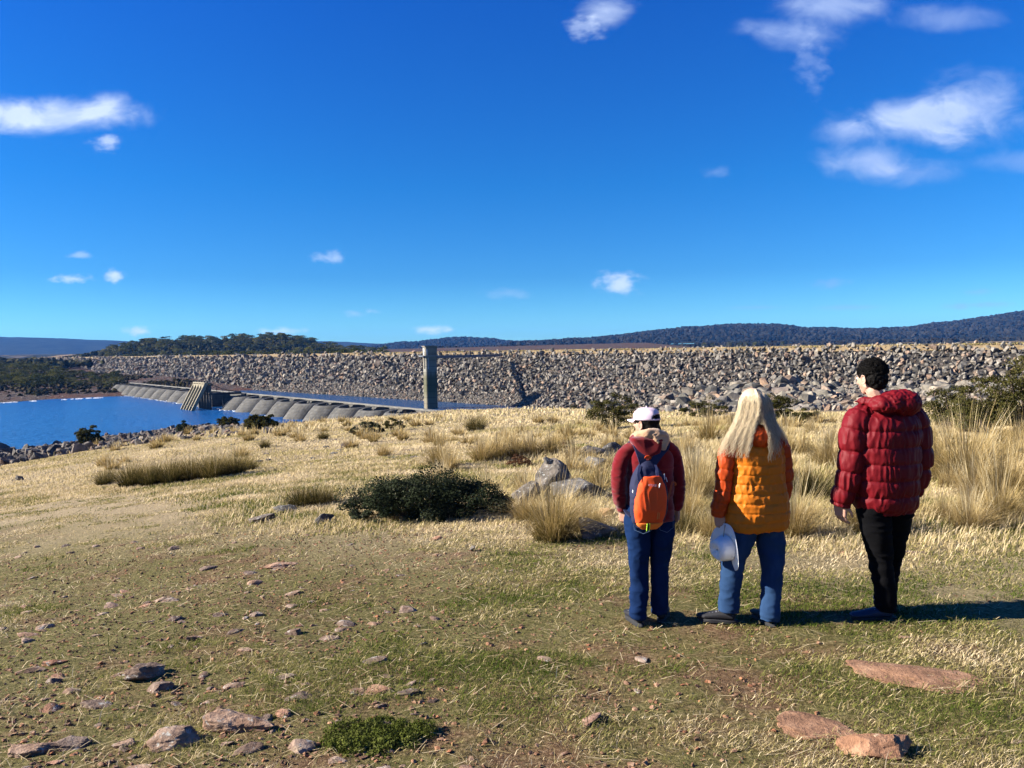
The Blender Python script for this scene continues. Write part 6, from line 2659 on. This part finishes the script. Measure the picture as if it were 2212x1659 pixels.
for sx, cx in ((-1, -.088), (1, .088)):
    S = Solid()
    pts = [(cx - .058, z_) for z_ in (.80, .76, .72)] + [(cx, .695)] + [(cx + .058, z_) for z_ in (.72, .76, .80)]
    P3 = []
    for (x_, z_) in pts:
        y_ = -.125 * math.sqrt(max(0, 1 - (x_ / .19) ** 2)) - .004
        P3.append((x_, min(y_, -.075), z_))
    S.chain(P3, [.0016] * len(P3), 10)
    me = bpy.data.meshes.new('pocket_seam')
    me.from_pydata(S.V, [], S.F)
    add('pocket_seam', me, STI, jn)
shoe(w1, (-.095, -.035, 0), R(5), .25, .09, lace=(.4, .4, .42))
shoe(w1, (.085, .015, 0), R(-28), .25, .09, lace=(.4, .4, .42))
# hair under the cap
S = Solid()
S.hull([HM @ p for p in sph_pts((0, -.016, .028), (.080, .098, .082), 120)])
S.hull([HM @ p for p in sph_pts((0, -.040, -.035), (.074, .066, .070), 90)])
me = S.fuse('hair', .005, 3)
wrinkle(me, [(.003, 60, 60, 12, 133, 'ridge')])
hair = add('hair', me, HAIRK, w1)
curves = []
rnd = np.random.RandomState(31)
for i in range(420):
    sd_ = 1 if i % 3 else -1
    a = rnd.uniform(.5, 1.25)
    x0, y0 = math.sin(a) * .084 * sd_, -math.cos(a) * .09
    c_ = []
    ln = rnd.uniform(.09, .17)
    out_ = rnd.uniform(.0, .03)
    ph = rnd.uniform(0, 6)
    for j in range(12):
        t = j / 11
        p = HM @ Vector((x0 * .97, y0, .0))
        c_.append((p.x + sd_ * out_ * math.sin(t * 2.6) + math.sin(t * 7 + ph) * .003, p.y + .01 * t, p.z - t * ln))
    curves.append(c_)
V, Fq = strands(curves, .0015, .0007)
add('strands', mesh_np('strands', V, Fq, True), HAIRK, hair)
# cap
PINK = cloth('pale_pink_cotton', (.74, .58, .68), .85, .2, .06, 30, (200, .3, .001))
CM_ = HM @ Matrix.Translation(Vector((0, -.008, .040)))
Vc, Fc_ = [], []
SEG, NR = 72, 16
for i in range(NR + 1):
    f = i / NR * math.pi / 2
    for k in range(SEG):
        a = 2 * math.pi * k / SEG
        sq_ = 1 + .012 * (1 - abs(math.cos(3 * a)) ** .3)
        z_ = -.012 + .092 * math.sin(f) ** .9
        rr_ = math.cos(f) ** .62
        dent = .004 * math.sin(a * 5 + f * 6)
        Vc.append(((.090 * sq_ * rr_ + dent * math.sin(2 * f)) * math.sin(a), (.110 * sq_ * rr_ + dent * math.sin(2 * f)) * -math.cos(a), z_))
for i in range(NR):
    for k in range(SEG):
        a = ((k + .5) / SEG * 360 + 180) % 360 - 180
        hole = abs(a) < 34 and 1 <= i and (i - 1) < 3.6 * math.sqrt(max(0, 1 - (a / 34) ** 2))
        if hole:
            continue
        Fc_.append((i * SEG + k, i * SEG + (k + 1) % SEG, (i + 1) * SEG + (k + 1) % SEG, (i + 1) * SEG + k))
capo = add('cap', solid_mesh('cap', np.array(Vc), np.array(Fc_), CM_, .003), PINK, w1)
Vb, Fb = [], []
for i in range(9):
    for k in range(25):
        a = math.radians(-62 + 124 * k / 24)
        e0 = Vector((math.sin(a) * .088, math.cos(a) * .108))
        e1 = Vector((math.sin(a) * .080, .108 * math.cos(a) + .072 * math.cos(a * 1.15) ** .8 if math.cos(a * 1.15) > 0 else .108 * math.cos(a)))
        e = e0.lerp(e1, i / 8)
        Vb.append((e.x, e.y, -.010 - .010 * (i / 8) - .020 * (abs(e.x) / .08) ** 2 * (i / 8)))
for i in range(8):
    for k in range(24):
        Fb.append((i * 25 + k, i * 25 + k + 1, (i + 1) * 25 + k + 1, (i + 1) * 25 + k))
add('brim', solid_mesh('brim', np.array(Vb), np.array(Fb), CM_, .004), PINK, capo)
bm = bmesh.new()
bmesh.ops.create_uvsphere(bm, u_segments=12, v_segments=8, radius=.007)
bmesh.ops.transform(bm, matrix=CM_ @ Matrix.Translation(Vector((0, 0, .083))), verts=bm.verts)
add('button', bm_mesh('button', bm, True), PINK, capo)

# ---- backpack, a thing of its own
bp = empty('backpack', w1.location, w1.rotation_euler[2])
tag(bp, 'small navy and bright orange backpack worn on the back of the maroon hooded top', 'backpack')
NAVYF = cloth('navy_fabric', (.020, .024, .062), .8, .2, .3, 30, (300, .3, .001))
ORF = cloth('orange_fabric', (.78, .085, .012), .75, .25, .12, 14, (300, .3, .001))
ORF2 = cloth('light_orange_fabric', (.80, .20, .03), .75, .25, .12, 14, (300, .3, .001))
S = Solid()
S.rings(torso_rings([(.752, -.150, -.004, -.200, -.11), (.80, -.188, .040, -.235, -.10), (.90, -.200, .066, -.258, -.10), (1.03, -.198, .060, -.255, -.10), (1.12, -.178, .036, -.235, -.105), (1.19, -.135, -.005, -.200, -.11), (1.225, -.10, -.04, -.170, -.12)], 0, 4, .1, 0, ex=2.6, step=.008, seg=70))
me = S.fuse('main_bag', .005, 2)
wrinkle(me, [(.005, 10, 10, 12, 143, 0), (.003, 26, 26, 26, 145, 'ridge')])
mb = add('main_bag', me, NAVYF, bp)
S = Solid()
S.rings(torso_rings([(.800, -.170, .020, -.255, -.15), (.88, -.186, .040, -.282, -.15), (.97, -.184, .044, -.280, -.15), (1.06, -.168, .030, -.268, -.15), (1.125, -.128, .005, -.250, -.16)], 0, 4, .1, 0, ex=2.8, step=.008, seg=70))
me = S.fuse('front_pocket', .005, 2)
wrinkle(me, [(.006, 14, 10, 5, 153, 0), (.003, 36, 26, 14, 155, 'ridge')])
pk = add('front_pocket', me, ORF, bp)
S = Solid()
S.rings(torso_rings([(.748, -.130, -.010, -.225, -.14), (.775, -.160, .012, -.252, -.14), (.806, -.174, .024, -.268, -.15)], 0, 4, .1, 0, ex=2.7, step=.006, seg=70))
add('bottom_panel', S.fuse('bottom_panel', .005, 2), ORF2, bp)
S = Solid()
for (x0, x1) in ((-.118, -.112), (-.101, -.095)):
    S.hull([Vector((x, y, z)) for x in (x0, x1) for y in (-.272, -.266) for z in (.752, .760)] + [Vector((x, y, z)) for x in (x0, x1) for y in (-.286, -.278) for z in (.800, .806)])
me = bpy.data.meshes.new('reflective_tab')
me.from_pydata(S.V, [], S.F)
add('reflective_tab', me, simple('neon_tape', (.45, .75, .05), .6), bp)
S = Solid()
S.hull([Vector((x, y, z)) for x in (-.111, -.102) for y in (-.272, -.264) for z in (.752, .760)] + [Vector((x, y, z)) for x in (-.111, -.102) for y in (-.285, -.277) for z in (.800, .806)])
me = bpy.data.meshes.new('tab_centre')
me.from_pydata(S.V, [], S.F)
add('tab_centre', me, simple('tab_black', (.02, .02, .02), .7), bp)
# zip, pullers
S = Solid()
zp = [(-.022, -.262, 1.075), (-.028, -.272, 1.02), (-.034, -.282, .94), (-.040, -.285, .87), (-.043, -.282, .835)]
S.chain(zp, [.0035] * 5, 14)
S.chain([(x + .012, y + .002, z) for x, y, z in zp], [.003] * 5, 14)
me = bpy.data.meshes.new('zip')
me.from_pydata(S.V, [], S.F)
add('zip', me, simple('zip_orange', (.75, .22, .05), .6), pk)
SIL = simple('zip_puller_metal', (.65, .65, .62), .4, .6, .3)
S = Solid()
S.cap((-.018, -.272, 1.075), .006, (-.026, -.278, 1.052), .004, 14)
S.cap((.030, -.225, 1.135), .004, (.030, -.235, 1.10), .003, 14)
S.cap((.044, -.22, 1.11), .003, (.050, -.228, 1.082), .004, 14)
S.cap((-.186, -.205, 1.06), .003, (-.195, -.215, 1.015), .005, 14)
me = bpy.data.meshes.new('zip_puller')
me.from_pydata(S.V, [], S.F)
add('zip_puller', me, SIL, mb)


def strap(name, pts, w_, th, mat, parent, nrmdir=None):
    P = [Vector(p) for p in pts]
    dense = [Vector(crs(np.array([tuple(p) for p in P]), t)) for t in np.linspace(0, len(P) - 1, 8 * len(P))]
    V, Fq = [], []
    for i, p in enumerate(dense):
        t = (dense[min(i + 1, len(dense) - 1)] - dense[max(i - 1, 0)]).normalized()
        s_ = Vector(nrmdir) if nrmdir else Vector((1, 0, 0))
        s_ = (s_ - t * s_.dot(t)).normalized()
        u_ = t.cross(s_)
        for a, b_ in ((-1, -1), (1, -1), (1, 1), (-1, 1)):
            V.append(tuple(p + s_ * a * w_ / 2 + u_ * b_ * th / 2))
    n = len(dense)
    for i in range(n - 1):
        for k in range(4):
            Fq.append((i * 4 + k, i * 4 + (k + 1) % 4, (i + 1) * 4 + (k + 1) % 4, (i + 1) * 4 + k))
    Fq += [(0, 3, 2, 1), ((n - 1) * 4, (n - 1) * 4 + 1, (n - 1) * 4 + 2, (n - 1) * 4 + 3)]
    return add(name, mesh_np(name, V, np.array(Fq)), mat, parent)


strap('shoulder_strap', [(-.100, -.165, 1.20), (-.112, -.145, 1.26), (-.125, -.10, 1.325), (-.125, -.02, 1.345), (-.13, .09, 1.28), (-.14, .14, 1.15), (-.16, .12, 1.0), (-.175, .0, .86), (-.16, -.10, .82)], .055, .010, NAVYF, bp)
strap('shoulder_strap', [(-.035, -.165, 1.20), (.02, -.150, 1.26), (.085, -.11, 1.315), (.11, -.02, 1.335), (.12, .09, 1.28), (.14, .14, 1.15), (.17, .12, 1.0), (.18, .02, .92)], .055, .010, NAVYF, bp)
strap('adjuster_strap', [(.178, .0, 1.0), (.17, -.08, 1.03), (.125, -.135, 1.06), (.095, -.150, .98), (.062, -.165, .88), (.03, -.165, .82)], .014, .003, simple('orange_webbing', (.42, .10, .04), .8), bp)
strap('haul_loop', [(-.085, -.150, 1.215), (-.080, -.158, 1.245), (-.065, -.160, 1.252), (-.050, -.158, 1.245), (-.045, -.150, 1.215)], .018, .004, ORF, bp)
for x0 in (-.150, -.015):
    strap('seam_piping', [(x0 * .8 - .01, -.185, 1.195), (x0 - .005, -.222, 1.15), (x0 - .012, -.245, 1.10)], .020, .006, simple('navy_piping', (.04, .05, .12), .7), mb)
# lettering on the pocket
tc_ = bpy.data.curves.new('lettering', 'FONT')
tc_.body = 'UTDOO'
tc_.size = .020
tc_.extrude = .0006
tc_.space_character = .92
tc_.align_x = 'CENTER'
to = bpy.data.objects.new('lettering', tc_)
COL.objects.link(to)
dg = bpy.context.evaluated_depsgraph_get()
dg.update()
me = bpy.data.meshes.new_from_object(to.evaluated_get(dg))
bpy.data.objects.remove(to)
me.transform(Matrix.Translation(Vector((-.072, -.2775, 1.062))) @ Matrix.Rotation(R(5), 4, 'Y') @ Matrix.Rotation(R(90 - 9), 4, 'X') @ Matrix.Diagonal((.82, 1.0, 1.0, 1.0)))
add('lettering', me, simple('print_white', (.72, .72, .78), .7), pk)
